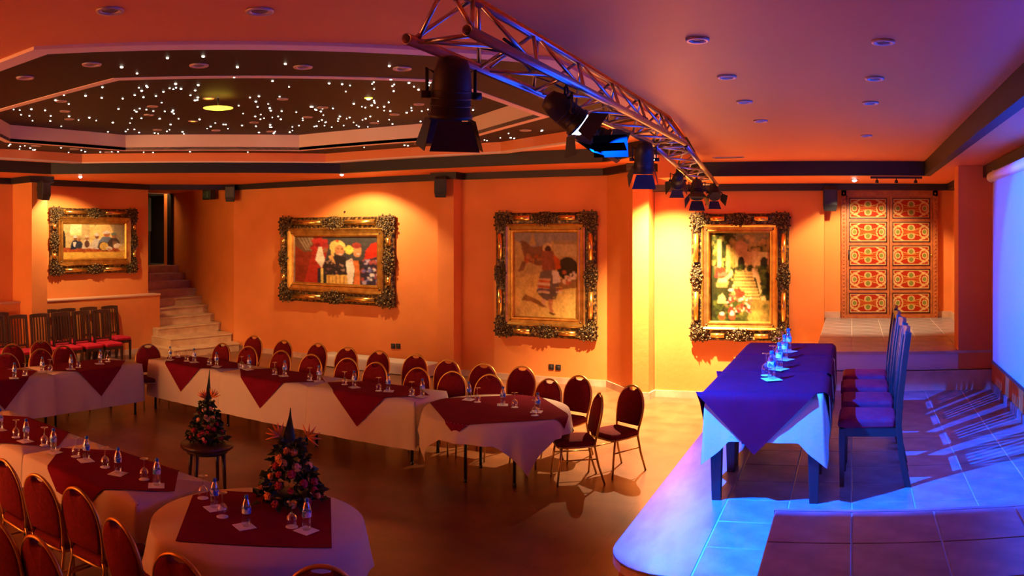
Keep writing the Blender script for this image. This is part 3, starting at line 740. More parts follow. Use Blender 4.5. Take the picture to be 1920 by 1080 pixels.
def paint_women():
    c = Canvas(128, 80, (.06, .05, .045), 4)
    c.rect(.25, 1, .5, 1, (.10, .09, .08)); c.rect(0, .3, 0, 1, (.34, .06, .025)); c.poly([(0, 1), (.22, 1), (.3, .7), (.12, .66), (0, .8)], (.22, .12, .06))
    for i in range(5): c.poly([(.02 + i*.045, 1), (.05 + i*.045, 1), (.16 + i*.03, .7), (.14 + i*.03, .7)], (.42, .30, .17))
    c.poly([(.24, .92), (.34, .94), (.42, .75), (.30, .0), (.12, 0), (.2, .5)], (.50, .055, .03)); c.blobs(16, .2, .42, .72, .92, .015, .04, [(.6, .06, .04), (.3, .03, .03)], .9)
    c.poly([(.30, .78), (.34, .78), (.38, .5), (.34, .33), (.26, .5)], (.90, .84, .62)); c.ell(.385, .72, .028, .07, (.40, .17, .08)); c.ell(.385, .8, .04, .05, (.42, .06, .05))
    c.poly([(.33, .33), (.36, .33), (.36, 0), (.31, 0)], (.85, .68, .2)); c.rect(.29, .33, 0, .32, (.06, .05, .07))
    c.ell(.53, .78, .095, .14, (.86, .66, .2)); c.ell(.555, .70, .055, .12, (.62, .30, .12)); c.poly([(.47, .84), (.5, .55), (.45, .6)], (.85, .60, .18)); c.ell(.53, .9, .02, .02, (.7, .1, .03))
    for ex in (.54, .585): c.ell(ex, .735, .01, .012, (.08, .03, .02))
    c.ell(.565, .63, .025, .013, (.82, .7, .6))
    c.poly([(.40, .50), (.52, .62), (.63, .56), (.64, .22), (.56, .15), (.42, .18), (.37, .3)], (.06, .045, .04)); c.poly([(.42, .58), (.47, .62), (.51, .42), (.46, .46)], (.72, .44, .16)); c.poly([(.40, .18), (.56, .2), (.66, .2), (.66, 0), (.40, 0)], (.80, .52, .14))
    for i in range(5): c.rect(.42 + i*.045, .435 + i*.045, 0, .17, (.50, .26, .07))
    c.blobs(26, .39, .62, .2, .5, .006, .014, [(.5, .3, .2), (.25, .1, .1)], .8)
    c.ell(.67, .72, .05, .09, (.90, .74, .14)); c.ell(.765, .70, .05, .13, (.66, .33, .14)); c.ell(.755, .81, .055, .06, (.42, .08, .05)); c.ell(.775, .64, .02, .012, (.82, .7, .6))
    c.poly([(.63, .48), (.70, .55), (.74, .4), (.71, 0), (.66, 0)], (.86, .78, .6)); c.poly([(.71, .5), (.78, .5), (.80, .2), (.80, 0), (.72, 0), (.74, .3)], (.70, .22, .06)); c.poly([(.66, .46), (.72, .56), (.7, .5)], (.6, .08, .03))
    c.poly([(.86, .7), (.93, .86), (1, .88), (1, .6), (.93, .55), (.84, .5)], (.62, .05, .02)); c.poly([(.84, .52), (1, .58), (1, 0), (.80, 0), (.82, .25)], (.07, .05, .08))
    c.blobs(46, .82, 1, .02, .52, .012, .03, [(.75, .7, .68), (.45, .1, .08), (.2, .2, .45), (.5, .4, .5), (.05, .04, .06)], .9)
    c.noise(.2); return c
def paint_walker():
    c = Canvas(88, 128, (.70, .50, .14), 5)
    c.rect(0, 1, .8, 1, (.34, .29, .20)); c.poly([(.0, .45), (1, .62), (1, .88), (.6, .9), (.55, .8), (.2, .82), (0, .92)], (.56, .39, .13)); c.poly([(.24, .84), (.30, 1.0), (.36, .84)], (.5, .33, .10)); c.rect(.62, 1, .72, .87, (.60, .46, .18)); c.rect(.62, 1, .86, .90, (.40, .30, .12))
    c.rect(0, 1, 0, .36, (.80, .58, .16)); c.ell(.84, .58, .16, .13, (.06, .045, .02)); c.poly([(.68, .45), (1, .48), (1, .36), (.7, .33)], (.35, .2, .06))
    c.poly([(.1, .9), (.16, .9), (.30, .82), (.5, .85), (.52, .66), (.40, .6), (.2, .66), (.14, .76)], (.26, .13, .05)); c.poly([(.14, .66), (.20, .66), (.16, .55), (.06, .53)], (.3, .15, .06)); c.blobs(18, .2, .5, .62, .74, .015, .04, [(.45, .12, .03), (.3, .1, .04), (.5, .24, .07)], .9)
    c.ell(.53, .81, .075, .065, (.74, .52, .2)); c.ell(.54, .795, .05, .05, (.10, .045, .02)); c.poly([(.44, .78), (.62, .78), (.70, .62), (.60, .5), (.44, .56)], (.34, .12, .05)); c.poly([(.62, .74), (.72, .68), (.74, .58), (.66, .56)], (.6, .13, .02))
    c.poly([(.42, .54), (.6, .56), (.72, .36), (.66, .22), (.5, .20), (.36, .30)], (.20, .155, .10)); c.poly([(.40, .46), (.58, .46), (.54, .28), (.37, .33)], (.62, .40, .18))
    for i, cc in enumerate(((.65, .14, .03), (.8, .66, .4), (.6, .12, .03), (.2, .16, .2), (.75, .6, .35))): c.poly([(.385, .44 - i*.032), (.57, .43 - i*.032), (.565, .41 - i*.032), (.38, .42 - i*.032)], cc)
    c.poly([(.60, .56), (.70, .54), (.74, .42), (.62, .40)], (.84, .74, .5)); c.blobs(20, .78, .97, .40, .54, .015, .035, [(.78, .66, .45), (.6, .18, .06), (.86, .7, .4)], .9)
    for i in range(3): c.rect(.66, .76, .35 - i*.025, .362 - i*.025, ((.8, .5, .05), (.6, .1, .04), (.75, .6, .4))[i])
    c.poly([(.54, .22), (.62, .22), (.6, .12), (.64, .07), (.58, .06), (.55, .12)], (.55, .25, .10)); c.poly([(.44, .22), (.50, .22), (.50, .12), (.46, .12)], (.78, .5, .3)); c.poly([(.56, .07), (.66, .05), (.62, .03), (.55, .06)], (.12, .05, .02))
    c.poly([(.18, .27), (.40, .2), (.52, .12), (.44, .13), (.30, .18), (.12, .20)], (.36, .19, .05)); c.blobs(36, 0, 1, 0, .3, .006, .02, [(.7, .46, .1), (.86, .64, .2)], .5); c.noise(.15); return c
def paint_garden():
    c = Canvas(88, 128, (.05, .05, .012), 6)
    G = [(.07, .085, .015), (.12, .13, .02), (.03, .035, .01), (.30, .26, .05), (.45, .34, .07)]
    c.blobs(170, 0, 1, .5, 1, .03, .07, G, .8); c.ell(.72, .95, .3, .10, (.34, .34, .12), .7); c.blobs(60, .3, 1, .72, .97, .02, .05, [(.5, .40, .08), (.38, .28, .05), (.6, .42, .1)], .7)
    c.rect(.42, .98, .55, .78, (.66, .46, .14)); c.rect(.12, .19, .58, .92, (.72, .52, .18)); c.rect(.27, .34, .58, .86, (.62, .42, .12)); c.rect(.42, .62, .74, .86, (.58, .38, .12)); c.poly([(.40, .86), (.64, .86), (.52, .92)], (.5, .32, .1))
    for cx in (.52, .90): c.ell(cx, .67, .055, .06, (.05, .04, .015)); c.rect(cx - .055, cx + .055, .58, .67, (.05, .04, .015))
    c.rect(.70, .76, .55, .8, (.80, .58, .2)); c.blobs(60, .3, 1, .5, .62, .02, .045, G[:4], .85)
    for i in range(9):
        y = .24 + i*.036; x0 = .34 + i*.012; x1 = .84 - i*.016
        c.rect(x0, x1, y, y + .036, (.62 - .0*i, .42, .11)); c.rect(x0, x1, y, y + .012, (.22, .14, .04))
    c.poly([(.74, .56), (.80, .56), (.94, .24), (.86, .24)], (.76, .56, .2)); c.poly([(.70, .6), (.75, .6), (.78, .5), (.72, .5)], (.84, .66, .28)); c.blobs(30, .86, 1, .3, .55, .02, .05, G[:3], .9)
    c.rect(.45, 1, 0, .24, (.40, .28, .06)); c.blobs(36, .45, 1, 0, .24, .02, .06, [(.5, .36, .09), (.28, .19, .04), (.10, .09, .02)], .6)
    c.blobs(90, 0, .6, 0, .3, .02, .05, G[:3], .85); c.poly([(.12, .2), (.27, .2), (.25, .28), (.21, .32), (.14, .28)], (.62, .46, .16)); c.rect(.10, .30, .38, .44, (.36, .24, .07)); c.poly([(.14, .48), (.28, .5), (.30, .44), (.12, .44)], (.7, .52, .2))
    R = [(.62, .06, .02), (.75, .16, .08), (.8, .45, .3), (.85, .7, .5), (.5, .04, .03)]
    c.blobs(22, .10, .27, .50, .62, .018, .04, R[:2] + [R[4]], .95); c.blobs(16, .28, .40, .40, .58, .015, .03, [(.8, .55, .2), (.6, .3, .08)], .9); c.blobs(70, .25, .70, .10, .36, .012, .03, R, .95); c.blobs(14, .46, .58, .26, .36, .015, .03, R[:1], .95)
    for cx in (.2, .37): c.ell(cx, .06, .055, .04, (.6, .08, .03)); c.ell(cx, .09, .04, .02, (.85, .6, .4))
    c.rect(0, .06, 0, 1, (.02, .02, .008), .7); c.noise(.3); return c

# ------------------------------------------------------------------ ornate gilded frames
def ornament_mesh(name, seed, corner):
    """carved cluster: central rosette, curled leaves and beads; fits a unit square (x, z), relief toward -y"""
    r = random.Random(seed); mb = MB()
    for k in range(3):
        R = 0.10 + 0.075*k; n = 14
        mb.tube([(R*math.cos(2*PI*i/n)*(1 + .12*math.sin(3*i)), -0.16 + 0.03*k, R*math.sin(2*PI*i/n)) for i in range(n)], 0.030, 5, closed=True)
    mb.ball((0, -.17, 0), 0.06, 8, 5)
    for k in range(8):
        a = 2*PI*k/8 + .2; mb.ball((.30*math.cos(a), -.10, .30*math.sin(a)), .085, 7, 4, (1.1, .8, 1.1))
    for k in range(16):
        a = 2*PI*k/16; d = 0.40 + (0.1 if k % 2 else 0.03)
        if corner: d *= 1.12/max(abs(math.cos(a)), abs(math.sin(a)))**0.7
        mb.ball((d*math.cos(a)*(.92 if corner else 1.35), -.06, d*math.sin(a)*(.92 if corner else .72)), .062, 6, 4, (1, .8, 1))
    for k in range(10):
        a = r.uniform(0, 2*PI); d = r.uniform(.26, .46); cx, cz = d*math.cos(a)*(1 if corner else 1.4), d*math.sin(a)*(1 if corner else .75); s = r.choice((-1, 1)); q = r.uniform(0, 6)
        mb.tube([(cx + .085*(1 - i*.09)*math.cos(q + s*i*.75), -.10 - .01*i, cz + .085*(1 - i*.09)*math.sin(q + s*i*.75)) for i in range(8)], .020, 5)
    b = .47
    if corner: mb.loft([[(-b, 0, -b), (b, 0, -b), (b, 0, b), (-b, 0, b)], [(-b, -.05, -b), (b, -.05, -b), (b, -.05, b), (-b, -.05, b)]])
    else: mb.loft([[(.66*math.cos(2*PI*i/16), 0, .40*math.sin(2*PI*i/16)) for i in range(16)], [(.64*math.cos(2*PI*i/16), -.05, .38*math.sin(2*PI*i/16)) for i in range(16)]])
    return mb.mesh(name, M['gilt_dark'])
CORN = ornament_mesh('corner_ornament', 1, True); MIDO = ornament_mesh('centre_ornament', 2, False)
def painting(label, cat_name, canvas, w, h, fw, loc, rz):
    """w, h outside size, fw frame width"""
    t = thing('framed_painting', label, 'painting', loc, rz, 'gold-framed oil paintings on the orange walls')
    iw, ih = w - 2*fw, h - 2*fw
    canvas.soften()
    canvas.build(iw, ih, 'canvas', M['paint'], t, Matrix.Translation((0, -0.03, 0)))
    MB().box(-iw/2, iw/2, -.025, 0, -ih/2, ih/2).build('backing', M['doordark'], t)
    def rails(name, a, b, ya, yb, m, prof):
        # mitred frame between inset a and b (distance from the outer edge)
        for k in range(4):
            mb = MB(); n = len(prof); v = []
            for e in (0, 1):
                for (u, y) in prof:
                    d = a + (b - a)*u
                    X, Z = w/2 - d, h/2 - d
                    cs = [(-X, Z), (X, Z), (X, -Z), (-X, -Z)]
                    q = cs[(k + e) % 4]; v.append((q[0], y, q[1]))
            mb.add(v, [(i, i+1, n+i+1, n+i) for i in range(n-1)] + [(n-1, 0, n, 2*n-1)]); mb.build(name, m, t)
    rails('back_rail', fw*.04, fw*.98, 0, 0, M['gilt_dark'], [(0, 0), (0, -.05), (.10, -.085), (.22, -.07), (.42, -.06), (.6, -.055), (1, -.03), (1, 0)])
    rails('inner_moulding', fw*.58, fw*1.02, 0, 0, M['gold'], [(0, -.03), (0, -.09), (.12, -.105), (.3, -.085), (.62, -.07), (.72, -.08), (.86, -.075), (1, -.045), (1, -.02)])
    ob = fw*.95
    for sx in (-1, 1):
        for sz in (-1, 1):
            o = link(bpy.data.objects.new('corner_ornament', CORN), t)
            o.location = (sx*(w/2 - ob*.47), -.05, sz*(h/2 - ob*.47)); o.scale = (ob*sx, .42, ob*sz)
    for (ox, oz, ry, ln) in ((0, h/2 - fw*.36, 0, 1), (0, -h/2 + fw*.36, PI, 1), (-w/2 + fw*.32, 0, PI/2, 1), (w/2 - fw*.32, 0, -PI/2, 1)):
        o = link(bpy.data.objects.new('centre_ornament', MIDO), t)
        o.location = (ox, -.05, oz); o.rotation_euler = (0, ry, 0); o.scale = (fw*.95, .42, fw*.95)
    # polished gilt bars between the ornaments
    for sz in (-1, 1):
        for sx in (-1, 1):
            L0, L1 = fw*.75, w/2 - fw*1.05
            if L1 - L0 > .06: MB().cyl((sx*L0, -.08, sz*(h/2 - fw*.30)), (sx*L1, -.08, sz*(h/2 - fw*.30)), fw*.13, n=10).build('gilt_bar', M['goldbar'], t)
            L0, L1 = fw*.75, h/2 - fw*1.05
            if L1 - L0 > .06: MB().cyl((sx*(w/2 - fw*.30), -.08, sz*L0), (sx*(w/2 - fw*.30), -.08, sz*L1), fw*.13, n=10).build('gilt_bar', M['goldbar'], t)
    return t
painting('gold-framed painting of turbaned seated musicians with drums above the parapet', 'musicians', paint_musicians(), 2.34, 1.44, 0.34, (-14.19, 10.2, 2.51), PI/2)
painting('wide gold-framed painting of festive women in red and white headscarves', 'women', paint_women(), 2.98, 1.82, 0.42, (-10.0, 13.29, 2.12), 0)
painting('tall gold-framed painting of a walking woman with striped bags on sandy ground', 'walker', paint_walker(), 1.96, 2.26, 0.37, (-5.34, 13.29, 1.93), 0)
painting('tall gold-framed painting of a garden stairway among red flowers and arches', 'garden', paint_garden(), 1.60, 2.06, 0.32, (-1.785, 12.71, 1.97), 0)

# ------------------------------------------------------------------ red panelled double door in the niche
def panel_canvas(dim):
    c = Canvas(60, 32, (.46, .045, .012), 9); cr = (.74, .52, .22); gr = (.27, .30, .06)
    X, Y = np.abs(c.X - .5)*2, np.abs(c.Y - .5)*2
    def put(m, col): c.a[m] = col
    put((X > .94) | (Y > .90), (.70, .46, .18))
    put((X > .80) & (Y > .45) & (X + Y < 1.62), (.42, .04, .01))
    put(np.abs((X - .72)**2/.06 + (Y)**2/.42 - 1) < .28, cr); put(np.abs(X + Y*.9 - 1.25) < .07, cr)
    put((X/.20)**2 + ((Y - .42)/.36)**2 < 1, cr); put((X/.13)**2 + ((Y - .42)/.25)**2 < 1, gr)
    put(((X - .74)/.15)**2 + (Y/.34)**2 < 1, cr); put(((X - .74)/.10)**2 + (Y/.22)**2 < 1, gr)
    put((np.abs(Y - .10) < .05) & (X < .55), (.62, .26, .05)); put(np.abs(Y - X*.55 - .12) < .05, (.62, .36, .1))
    c.noise(.15); return c
dl = struct('door_2', MB().box(-.78, -.70, -.09, 0, 0, 2.07).box(.70, .78, -.09, 0, 0, 2.07).box(-.78, .78, -.09, 0, 1.98, 2.07).box(-.78, .78, -.07, 0, 0, .05), M['doorwood'], loc=(0.613, 12.995, Z_NI))
dl['label'] = 'red double door with ten arabesque panels in a carved wooden frame'
stud = MB().ball((0, 0, 0), .016, 6, 4).mesh('frame_stud', M['doorwood'])
for i in range(34):
    for sx in (-.74, .74):
        o = link(bpy.data.objects.new('frame_stud', stud), dl); o.location = (sx, -.09, .04 + i*.06)
for s in (-1, 1):
    lf = MB().box(-.345, .345, -.05, 0, 0.05, 1.98).build('door_leaf', M['doorwood'], dl); lf.location = (s*.35, 0, 0)
    for k in range(5):
        z = .245 + k*.383
        MB().box(-.305, .305, -.056, -.05, z - .165, z + .165).box(-.305, .305, -.062, -.056, z - .165, z - .15).box(-.305, .305, -.062, -.056, z + .15, z + .165).box(-.305, -.29, -.062, -.056, z - .165, z + .165).box(.29, .305, -.062, -.056, z - .165, z + .165).build('panel_frame', M['doordark'], lf)
        panel_canvas(0).build(.58, .30, 'panel', M['paint'], lf, Matrix.Translation((0, -.0575, z)))
MB().ball((0, 0, 0), .02, 8, 5).build('door_knob', M['goldbar'], dl, loc=(.68, -.08, 1.02))
MB().cyl((-.66, -.055, .95), (-.66, -.055, 1.1), .012, n=8).build('door_handle', M['black'], dl)

# ------------------------------------------------------------------ furniture materials
M['cloth'] = mat('white_tablecloth_cotton', (0.56, 0.45, 0.33), 0.85, bump=0.12, bscale=30)
M['red'] = mat('burgundy_overlay_cloth', (0.15, 0.004, 0.016), 0.85, col2=(0.18, 0.005, 0.020), scale=5, spec=0.05)
M['uph'] = mat('burgundy_upholstery', (0.15, 0.007, 0.009), 0.8, col2=(0.20, 0.010, 0.012), scale=40, spec=0.1)
M['seatred'] = mat('bright_red_seat_velvet', (0.40, 0.012, 0.030), 0.7, col2=(0.48, 0.02, 0.038), scale=12, spec=0.1)
M['brass'] = mat('gold_lacquered_tube', (0.55, 0.32, 0.07), 0.33, 0.75)
M['darkwood'] = mat('dark_mahogany', (0.030, 0.011, 0.007), 0.38, col2=(0.05, 0.018, 0.01), scale=5, stretch=(1, 1, 0.15))
M['blackmetal'] = mat('black_table_leg', (0.012, 0.011, 0.011), 0.4)
M['ply'] = mat('table_plywood', (0.25, 0.15, 0.08), 0.6)
M['glass'] = glass_mat('clear_glass')
M['pet'] = glass_mat('clear_bottle_plastic', (0.86, 0.90, 0.94), 0.12, 0.14)
M['cap'] = mat('blue_bottle_cap', (0.02, 0.12, 0.42), 0.4)
M['label'] = mat('blue_white_label', (0.05, 0.16, 0.55), 0.5, col2=(0.75, 0.78, 0.82), scale=26, detail=1, lo=0.46, hi=0.54)
M['paper'] = mat('white_paper_napkin', (0.72, 0.69, 0.66), 0.85)
M['leaf'] = mat('dark_green_foliage', (0.012, 0.035, 0.010), 0.5, col2=(0.03, 0.07, 0.018), scale=9)
M['leaf2'] = mat('broad_green_leaf', (0.05, 0.10, 0.025), 0.4, col2=(0.03, 0.07, 0.02), scale=14, stretch=(1, 1, .2))
M['rose_o'] = mat('orange_rose_petals', (0.80, 0.27, 0.04), 0.6, col2=(0.85, 0.42, 0.12), scale=20)
M['rose_c'] = mat('peach_rose_petals', (0.85, 0.50, 0.22), 0.6, col2=(0.8, 0.36, 0.13), scale=20)
M['rose_r'] = mat('crimson_rose_petals', (0.33, 0.012, 0.03), 0.6, col2=(0.45, 0.03, 0.05), scale=20)
M['bird'] = mat('orange_strelitzia_petal', (0.85, 0.22, 0.02), 0.5)

# ------------------------------------------------------------------ banquet chair: seat toward -y, back at +y
def make_banquet_chair():
    t = thing('banquet_chair', 'x', 'chair')
    # outline of the back in (u across, s along the back); the back leans away from the seat
    def bk(u, s): return (u, 0.19 + 0.095*max(0, s - .02)/.45, 0.45 + s)
    pts = []
    for i in range(7): s = i/6*.24; pts.append((.172 + .032*math.sin(s/.24*PI/2), s))
    for i in range(1, 13):
        a = i/12*PI/2; pts.append((.204*math.cos(a), .24 + .235*math.sin(a)))
    full = pts + [(-u, s) for u, s in pts[::-1][1:]]
    MB().tube([bk(u, s) for u, s in full], 0.0125, 8).build('back_frame', M['brass'], t)
    # pad: inset outline, with a handle gap below the top of the frame
    ins = [(u*0.94, .055 + s*.863) for u, s in pts[:-3]]
    top = [(.060, .447), (.048, .428), (.0, .420)]
    half = ins + top
    ol = half + [(-u, s) for u, s in half[::-1][1:]]
    nrm = Vector((0, .45, -.095)).normalized()
    rings = []
    for k, (sc, off) in enumerate(((.90, -.030), (1.0, -.018), (1.0, .012), (.92, .022))):
        rings.append([tuple(Vector(bk(u*sc, .25 + (s - .25)*sc)) + nrm*off) for u, s in ol])
    mb = MB(); n = len(ol); v = [p for r in rings for p in r]; f = []
    for k in range(3):
        for i in range(n): j = (i+1) % n; f.append((k*n+i, k*n+j, (k+1)*n+j, (k+1)*n+i))
    ctr = len(v)
    for k, off in ((0, -.034), (3, .026)):
        c = Vector(bk(0, .25)) + nrm*off; v.append(tuple(c)); ci = len(v) - 1
        for i in range(n): j = (i+1) % n; f.append((ci, k*n+i, k*n+j) if k == 0 else (ci, k*n+j, k*n+i))
    mb.add(v, f, True).build('backrest', M['uph'], t)
    # seat cushion
    so = [(-.20, -.17), (-.17, -.215), (-.10, -.225), (.10, -.225), (.17, -.215), (.20, -.17), (.205, .0), (.185, .17), (.15, .20), (-.15, .20), (-.185, .17), (-.205, .0)]
    MB().loft([[(x*.96, y*.96, .415) for x, y in so], [(x, y, .43) for x, y in so], [(x, y, .455) for x, y in so], [(x*.93, y*.93, .472) for x, y in so], [(x*.7, y*.7, .480) for x, y in so]]).build('seat', M['uph'], t, bevel=0.006)
    MB().tube([(x*.97, y*.97, .408) for x, y in so], 0.011, 6, closed=True).build('seat_frame', M['brass'], t)
    for s in (-1, 1):
        MB().tube([(s*.185, -.175, .405), (s*.19, -.205, .2), (s*.195, -.225, .0)], [.0125, .0125, .011], 8).build('leg', M['brass'], t)
        MB().tube([bk(s*.172, .0), (s*.176, .18, .40), (s*.185, .22, .2), (s*.195, .285, .0)], [.0125, .0125, .0125, .011], 8).build('leg', M['brass'], t)
        MB().cyl((s*.188, -.195, .27), (s*.183, .205, .27), .008, n=6).build('stretcher', M['brass'], t)
    return t
BCH = make_banquet_chair(); BCH_used = [False]
def place_bchair(topx, topy, rz, label, group, z=0):
    """put a chair so that the top of its back stands over (topx, topy)"""
    o = Vector((0, .28)); c, s = math.cos(rz), math.sin(rz)
    loc = (topx - (c*o.x - s*o.y), topy - (s*o.x + c*o.y), z)
    if not BCH_used[0]:
        BCH_used[0] = True; BCH.location = loc; BCH.rotation_euler = (0, 0, rz); BCH['label'] = label; BCH['group'] = group; return BCH
    return dup(BCH, loc, rz, label, group)
rj = random.Random(3)
g = 'gold-framed banquet chairs'
L1 = 'burgundy gold-framed banquet chair drawn up behind the long back tables'
for ix, iy in ((418, 644), (467, 650), (529, 658), (585, 665), (653, 672), (706, 680), (785, 690)):
    x, y = px(ix, iy, .925); place_bchair(x, y, rj.uniform(-.06, .06), L1, g)
L1b = 'burgundy gold-framed banquet chair between the plain round table and the wall'
for ix, iy in ((850, 697), (913, 705), (1023, 715)):
    x, y = px(ix, iy, .925); place_bchair(x, y + {850: .0, 913: .10, 1023: .14}[ix], {850: .0, 913: -.05, 1023: -.3}[ix], L1b, g)
L2 = 'burgundy gold-framed banquet chair in the spare row between the wall and the table chairs'
for ix, iy in ((468, 631), (524, 640), (588, 646), (643, 653), (703, 660), (772, 667), (833, 677), (900, 685), (973, 690)):
    x, y = px(ix, iy, .925); place_bchair(x, y + .12, rj.uniform(-.07, .07), L2, g)
x, y = px(1087, 705, .925); place_bchair(x, y, -.30, 'burgundy banquet chair turned slightly, behind the profile chair at the plain round table', g)
x, y = px(1125, 738, .925); place_bchair(x, y, -1.02, 'burgundy banquet chair seen in profile, facing the plain round table', g)
x, y = px(1187, 723, .925); place_bchair(x, y, -.52, 'burgundy banquet chair standing free on the brightly lit floor by the pier', g)
x, y = px(277, 646, .925); place_bchair(x, y, 1.15, 'burgundy banquet chair at the end of the long back tables facing the stage', g)
L3 = 'burgundy banquet chair drawn up to the side tables facing the stage'
for ix, iy in ((11, 663), (75, 655), (118, 649)):
    x, y = px(ix, iy, .925); place_bchair(x, y, PI/2 + rj.uniform(-.1, .1) - .12, L3, g)
L4 = 'burgundy banquet chair in the spare row behind the side tables, before slatted chairs'
for ix, iy in ((28, 647), (82, 640)):
    x, y = px(ix, iy, .925); place_bchair(x - .1, y, PI/2 + rj.uniform(-.1, .1) - .12, L4, g)
L5 = 'burgundy banquet chair facing the tables that join the flower-topped round table'
for ix, iy, a in ((8, 863, 0), (71, 891, .1), (144, 916, .05), (219, 975, -.1)):
    x, y = px(ix, iy, .925); place_bchair(x, y, PI + a, L5, g)
x, y = px(331, 1040, .925); place_bchair(x, y, PI + .1, 'banquet chair at the flower-topped round table, beside the joining table', g)
x, y = px(602, 1061, .925); place_bchair(x, y, PI + .62, 'banquet chair at the flower-topped round table, on its stage side', g)
L6 = 'bright red-lit spare banquet chair behind those at the joining tables'
for ix, iy, a in ((70, 1008, .05), (-8, 975, .1)):
    x, y = px(ix, iy, .925); place_bchair(x, y, PI + a, L6, g)

# ------------------------------------------------------------------ tall slatted dark wood chair (front toward -y)
def make_slat_chair():
    t = thing('slat_back_chair', 'x', 'chair')
    def post(s, w=.022):
        P = [(s*.19, .27, 0), (s*.19, .225, .22), (s*.19, .205, .44), (s*.19, .215, .62), (s*.19, .245, .88), (s*.19, .275, 1.10)]
        rings = [[(p[0]-w, p[1]-w, p[2]), (p[0]+w, p[1]-w, p[2]), (p[0]+w, p[1]+w, p[2]), (p[0]-w, p[1]+w, p[2])] for p in P]
        return MB().loft(rings)
    for s in (-1, 1):
        post(s).build('back_post', M['darkwood'], t, bevel=0.004)
        MB().loft([[(s*.19 - a, -.2 - b, z), (s*.19 + a, -.2 - b, z), (s*.19 + a, -.2 + b, z), (s*.19 - a, -.2 + b, z)] for a, b, z in ((.016, .016, 0), (.022, .022, .3), (.022, .022, .42))]).build('leg', M['darkwood'], t, bevel=0.004)
    MB().box(-.19, .19, -.21, -.188, .36, .42).box(-.19, .19, .19, .212, .36, .42).box(-.2, -.18, -.2, .2, .36, .42).box(.18, .2, -.2, .2, .36, .42).build('seat_rail', M['darkwood'], t)
    top = [(-.21, .26, 1.07), (-.10, .275, 1.08), (0, .28, 1.082), (.10, .275, 1.08), (.21, .26, 1.07)]
    mb = MB(); rg = [[(p[0], p[1] - .014, p[2] - .035), (p[0], p[1] + .014, p[2] - .035), (p[0], p[1] + .018, p[2] + .04), (p[0], p[1] - .01, p[2] + .04)] for p in top]
    mb.loft(rg).build('top_rail', M['darkwood'], t, bevel=0.004)
    MB().box(-.17, .17, .20, .222, .52, .56).build('lower_rail', M['darkwood'], t)
    for k in range(5):
        x = -.13 + k*.065
        P = [(x, .212, .55), (x, .232, .80), (x, .265, 1.05)]
        MB().loft([[(p[0]-.013, p[1]-.006, p[2]), (p[0]+.013, p[1]-.006, p[2]), (p[0]+.013, p[1]+.006, p[2]), (p[0]-.013, p[1]+.006, p[2])] for p in P]).build('slat', M['darkwood'], t)
    so = [(-.215, -.19), (-.19, -.23), (.19, -.23), (.215, -.19), (.20, .17), (.17, .19), (-.17, .19), (-.20, .17)]
    MB().loft([[(x*.97, y*.97, .42) for x, y in so], [(x, y, .435) for x, y in so], [(x, y, .465) for x, y in so], [(x*.93, y*.93, .485) for x, y in so], [(x*.6, y*.6, .495) for x, y in so]]).build('seat', M['seatred'], t, bevel=0.008)
    return t
SCH = make_slat_chair(); first = [True]
def place_schair(x, y, z, rz, label, group):
    if first[0]:
        first[0] = False; SCH.location = (x, y, z); SCH.rotation_euler = (0, 0, rz); SCH['label'] = label; SCH['group'] = group; return
    dup(SCH, (x, y, z), rz, label, group)
for i, yy in enumerate((5.90, 6.50, 7.08, 7.64)):
    place_schair(0.135 + .01*(i % 2), yy, Z_ST, -PI/2 + rj.uniform(-.03, .03), ['blue-lit slatted chair at the stage table end with the hanging runner tip', 'second blue-lit slatted chair along the stage table from its runner tip', 'third blue-lit slatted chair along the stage table from its runner tip', 'blue-lit slatted chair at the stage table end by the niche steps'][i], 'slatted chairs at the stage table')
LA = 'dark slatted chair with red seat in the front line of spare chairs by the parapet'
LB = 'dark slatted chair in the back line of spare chairs against the parapet'
for yy in (9.66, 9.17, 8.68, 8.19, 7.70, 7.21):
    place_schair(-12.93, yy, 0, PI/2 + rj.uniform(-.03, .03), LA, 'spare slatted chairs by the parapet')
for yy in (10.36, 9.80, 9.25, 8.80):
    place_schair(-13.55, yy, 0, PI/2 + rj.uniform(-.02, .02), LB, 'spare slatted chairs by the parapet')
for yy in (7.62, 7.10):
    place_schair(-13.52, yy, 0, PI/2, LB, 'spare slatted chairs by the parapet')

# ------------------------------------------------------------------ tables, cloths and overlays
def table(name, label, loc, rz, legs, top, z=0.74, group=None, leg='metal'):
    t = thing(name, label, 'table', loc, rz, group)
    if top[0] == 'rect': MB().box(-top[1]/2, top[1]/2, -top[2]/2, top[2]/2, z - .025, z).box(-top[1]/2 + .05, top[1]/2 - .05, -top[2]/2 + .05, top[2]/2 - .05, z - .07, z - .025).build('table_top', M['ply'], t)
    else: MB().lathe([(.01, z - .03), (top[1], z - .03), (top[1] + .004, z - .015), (top[1], z), (.01, z)], 48).build('table_top', M['ply'], t)
    for lx, ly in legs:
        if leg == 'metal': MB().cyl((lx, ly, 0), (lx, ly, z - .03), .018, n=10).lathe([(.02, 0), (.022, .004), (.022, .03), (.018, .035)], 10, (lx, ly, 0)).build('leg', M['blackmetal'], t)
        else: MB().loft([[(lx - a, ly - a, q), (lx + a, ly - a, q), (lx + a, ly + a, q), (lx - a, ly + a, q)] for a, q in ((.030, 0), (.045, z*.8), (.045, z - .03))]).build('leg', M['darkwood'], t, bevel=.004)
    return t
